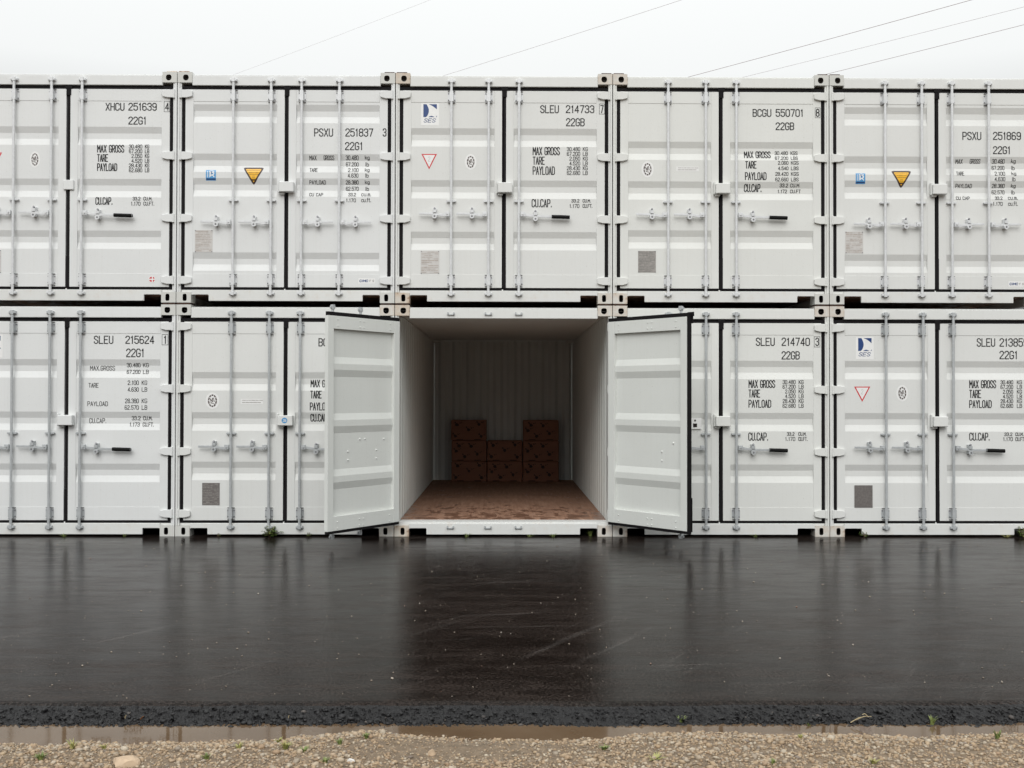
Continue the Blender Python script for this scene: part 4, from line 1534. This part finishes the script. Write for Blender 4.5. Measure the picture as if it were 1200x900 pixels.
# gravel
for (x, y, lab, h, n, wd, m) in [
        (242, 893, 'bright green grass tuft in the gravel right of the flat tan stone', .035, 22, .022, 'grass'),
        (335, 880, 'largest yellow green tuft in the gravel near the puddle', .04, 30, .03, 'grass_dry'),
        (327, 868, 'yellowish tuft standing at the edge of the puddle', .022, 18, .02, 'grass_dry'),
        (280, 880, 'sparse yellowish tuft left of the largest gravel tuft', .03, 12, .025, 'grass_dry'),
        (398, 874, 'green tuft in the gravel just right of the puddle end', .028, 22, .02, 'grass'),
        (429, 868, 'upright yellow green tuft by the bare sand', .028, 20, .018, 'grass'),
        (356, 884, 'low dull tuft between two yellow green gravel tufts', .022, 16, .03, 'grass'),
        (381, 897, 'dark green tuft at the bottom picture edge, left of the white stone', .026, 20, .022, 'grass'),
        (708, 881, 'dark green tuft in the gravel below the open right door', .022, 22, .03, 'grass'),
        (768, 893, 'wide yellowish tuft in the gravel below the right doors', .022, 20, .05, 'grass_dry'),
        (938, 864, 'small tuft at the right shoreline of the puddle', .022, 16, .015, 'grass_dry'),
        (906, 899, 'green tuft at the bottom picture edge on the right half', .026, 16, .018, 'grass'),
        (1169, 868, 'tall green sprig in the gravel at the far right', .050, 14, .03, 'grass'),
        (1024, 898, 'yellow green tuft near the bottom right corner, left one', .024, 16, .025, 'grass_dry'),
        (48, 893, 'leafy tuft in the gravel at the left of the flat tan stone', .032, 22, .03, 'grass'),
        (85, 880, 'tall sparse tuft beside the puddle on the left', .045, 14, .03, 'grass_dry'),
        (122, 878, 'yellowish tuft beside the puddle above the flat tan stone', .025, 16, .02, 'grass_dry')]:
    q = ray_at(x, y, plane_z=-.03)
    mb = MB()
    grass_tuft(mb, int(n * 1.3), h * 1.1, wd * 1.15, random.Random(int(x) + 3))
    o = mb.build('grass_tuft', M[m])
    o.location = (q.x, q.y, bank(q.x, q.y))
    tag(o, lab, 'grass', GRAVW)
for (x, y, lab, h, n, wd, z) in [(1092, 849, 'green grass tuft growing at the toe of the asphalt edge, right half', .055, 18, .03, -.05),
                                 (797, 847, 'green grass tuft growing at the toe of the asphalt edge, below the right door', .04, 16, .04, -.05),
                                 (948, 850, 'short sprig growing at the toe of the asphalt edge, between two tufts', .03, 8, .02, -.05)]:
    q = ray_at(x, y, plane_z=z)
    mb = MB()
    grass_tuft(mb, n, h, wd, random.Random(int(x)))
    o = mb.build('grass_tuft', M['grass'])
    o.location = (q.x, q.y, z)
    tag(o, lab, 'grass', 'tufts along the asphalt edge')

for (x, y, lab, L, tilt) in [(164, 840, 'orange dead leaf stuck on the broken asphalt edge, longer one', .040, 1.05), (146.5, 839, 'pale dead leaf stuck on the broken asphalt edge, shorter one', .028, 1.3),
                             (338, 839, 'tiny straw coloured leaf stuck on the broken asphalt edge', .024, 1.35)]:
    q = ray_at(x, y, plane_y=EDGE_Y - .12)
    mb = MB()
    leaf(mb, (0, 0, -L / 2), (math.cos(tilt), -.1, math.sin(tilt)), L, L * .4, random)
    o = mb.build('dead_leaf', M['dead_leaf'] if x < 170 and x > 150 else M['straw'])
    o.location = q
    tag(o, lab, 'leaf')

q = ray_at(1003, 846, plane_z=-.035)
mb = MB()
for a, b in (((-.03, 0, 0), (.05, -.01, .035)), ((.0, .01, .01), (.075, .0, .03)), ((.05, -.01, .035), (.02, -.02, .045))):
    mb.tube([a, ((a[0] + b[0]) / 2, (a[1] + b[1]) / 2, (a[2] + b[2]) / 2 + .008), b], [.0025, .002, .0012], 6)
o = mb.build('straw_twig', M['straw'])
o.location = (q.x, q.y - .01, q.z)
tag(o, 'dry straw coloured twig lying on the broken asphalt edge at right', 'twig')


def rock(x, y, size, lab, m, seed, fl=.4):
    q = ray_at(x, y, plane_z=-.015)
    rs = random.Random(seed)
    bm = bmesh.new()
    bmesh.ops.create_icosphere(bm, subdivisions=3, radius=1)
    sx, sy, sz_ = size
    cuts = [(Vector((rs.uniform(-1, 1), rs.uniform(-1, 1), rs.uniform(-.3, 1))).normalized(), rs.uniform(.62, .85)) for _ in range(9)]
    for v in bm.verts:
        for n_, dd in cuts:
            k = v.co.dot(n_) - dd
            if k > 0:
                v.co -= n_ * k
        v.co += Vector((noise.noise(v.co * 3 + Vector((seed, 0, 0))),) * 3) * .05
        v.co = Vector((v.co.x * sx, v.co.y * sy, v.co.z * sz_))
    me = bpy.data.meshes.new('stone')
    bm.to_mesh(me); bm.free()
    me.materials.append(M[m])
    o = bpy.data.objects.new('stone', me)
    COL.objects.link(o)
    o.location = (q.x, q.y, bank(q.x, q.y) + sz_ * .35)
    o.rotation_euler = (.06, .22 if seed == 1 else .1, rs.uniform(-.3, .3))
    tag(o, lab, 'stone')


rock(146, 895, (.068, .055, .030), 'large flat tan stone at the bottom left', 'slab', 1)
rock(412, 892, (.019, .015, .013), 'small white stone in the gravel at the bottom, left of the middle', 'white_stone', 2)
rock(506, 884, (.018, .013, .020), 'brown upright stone standing on the bare sandy patch', 'slab', 4)
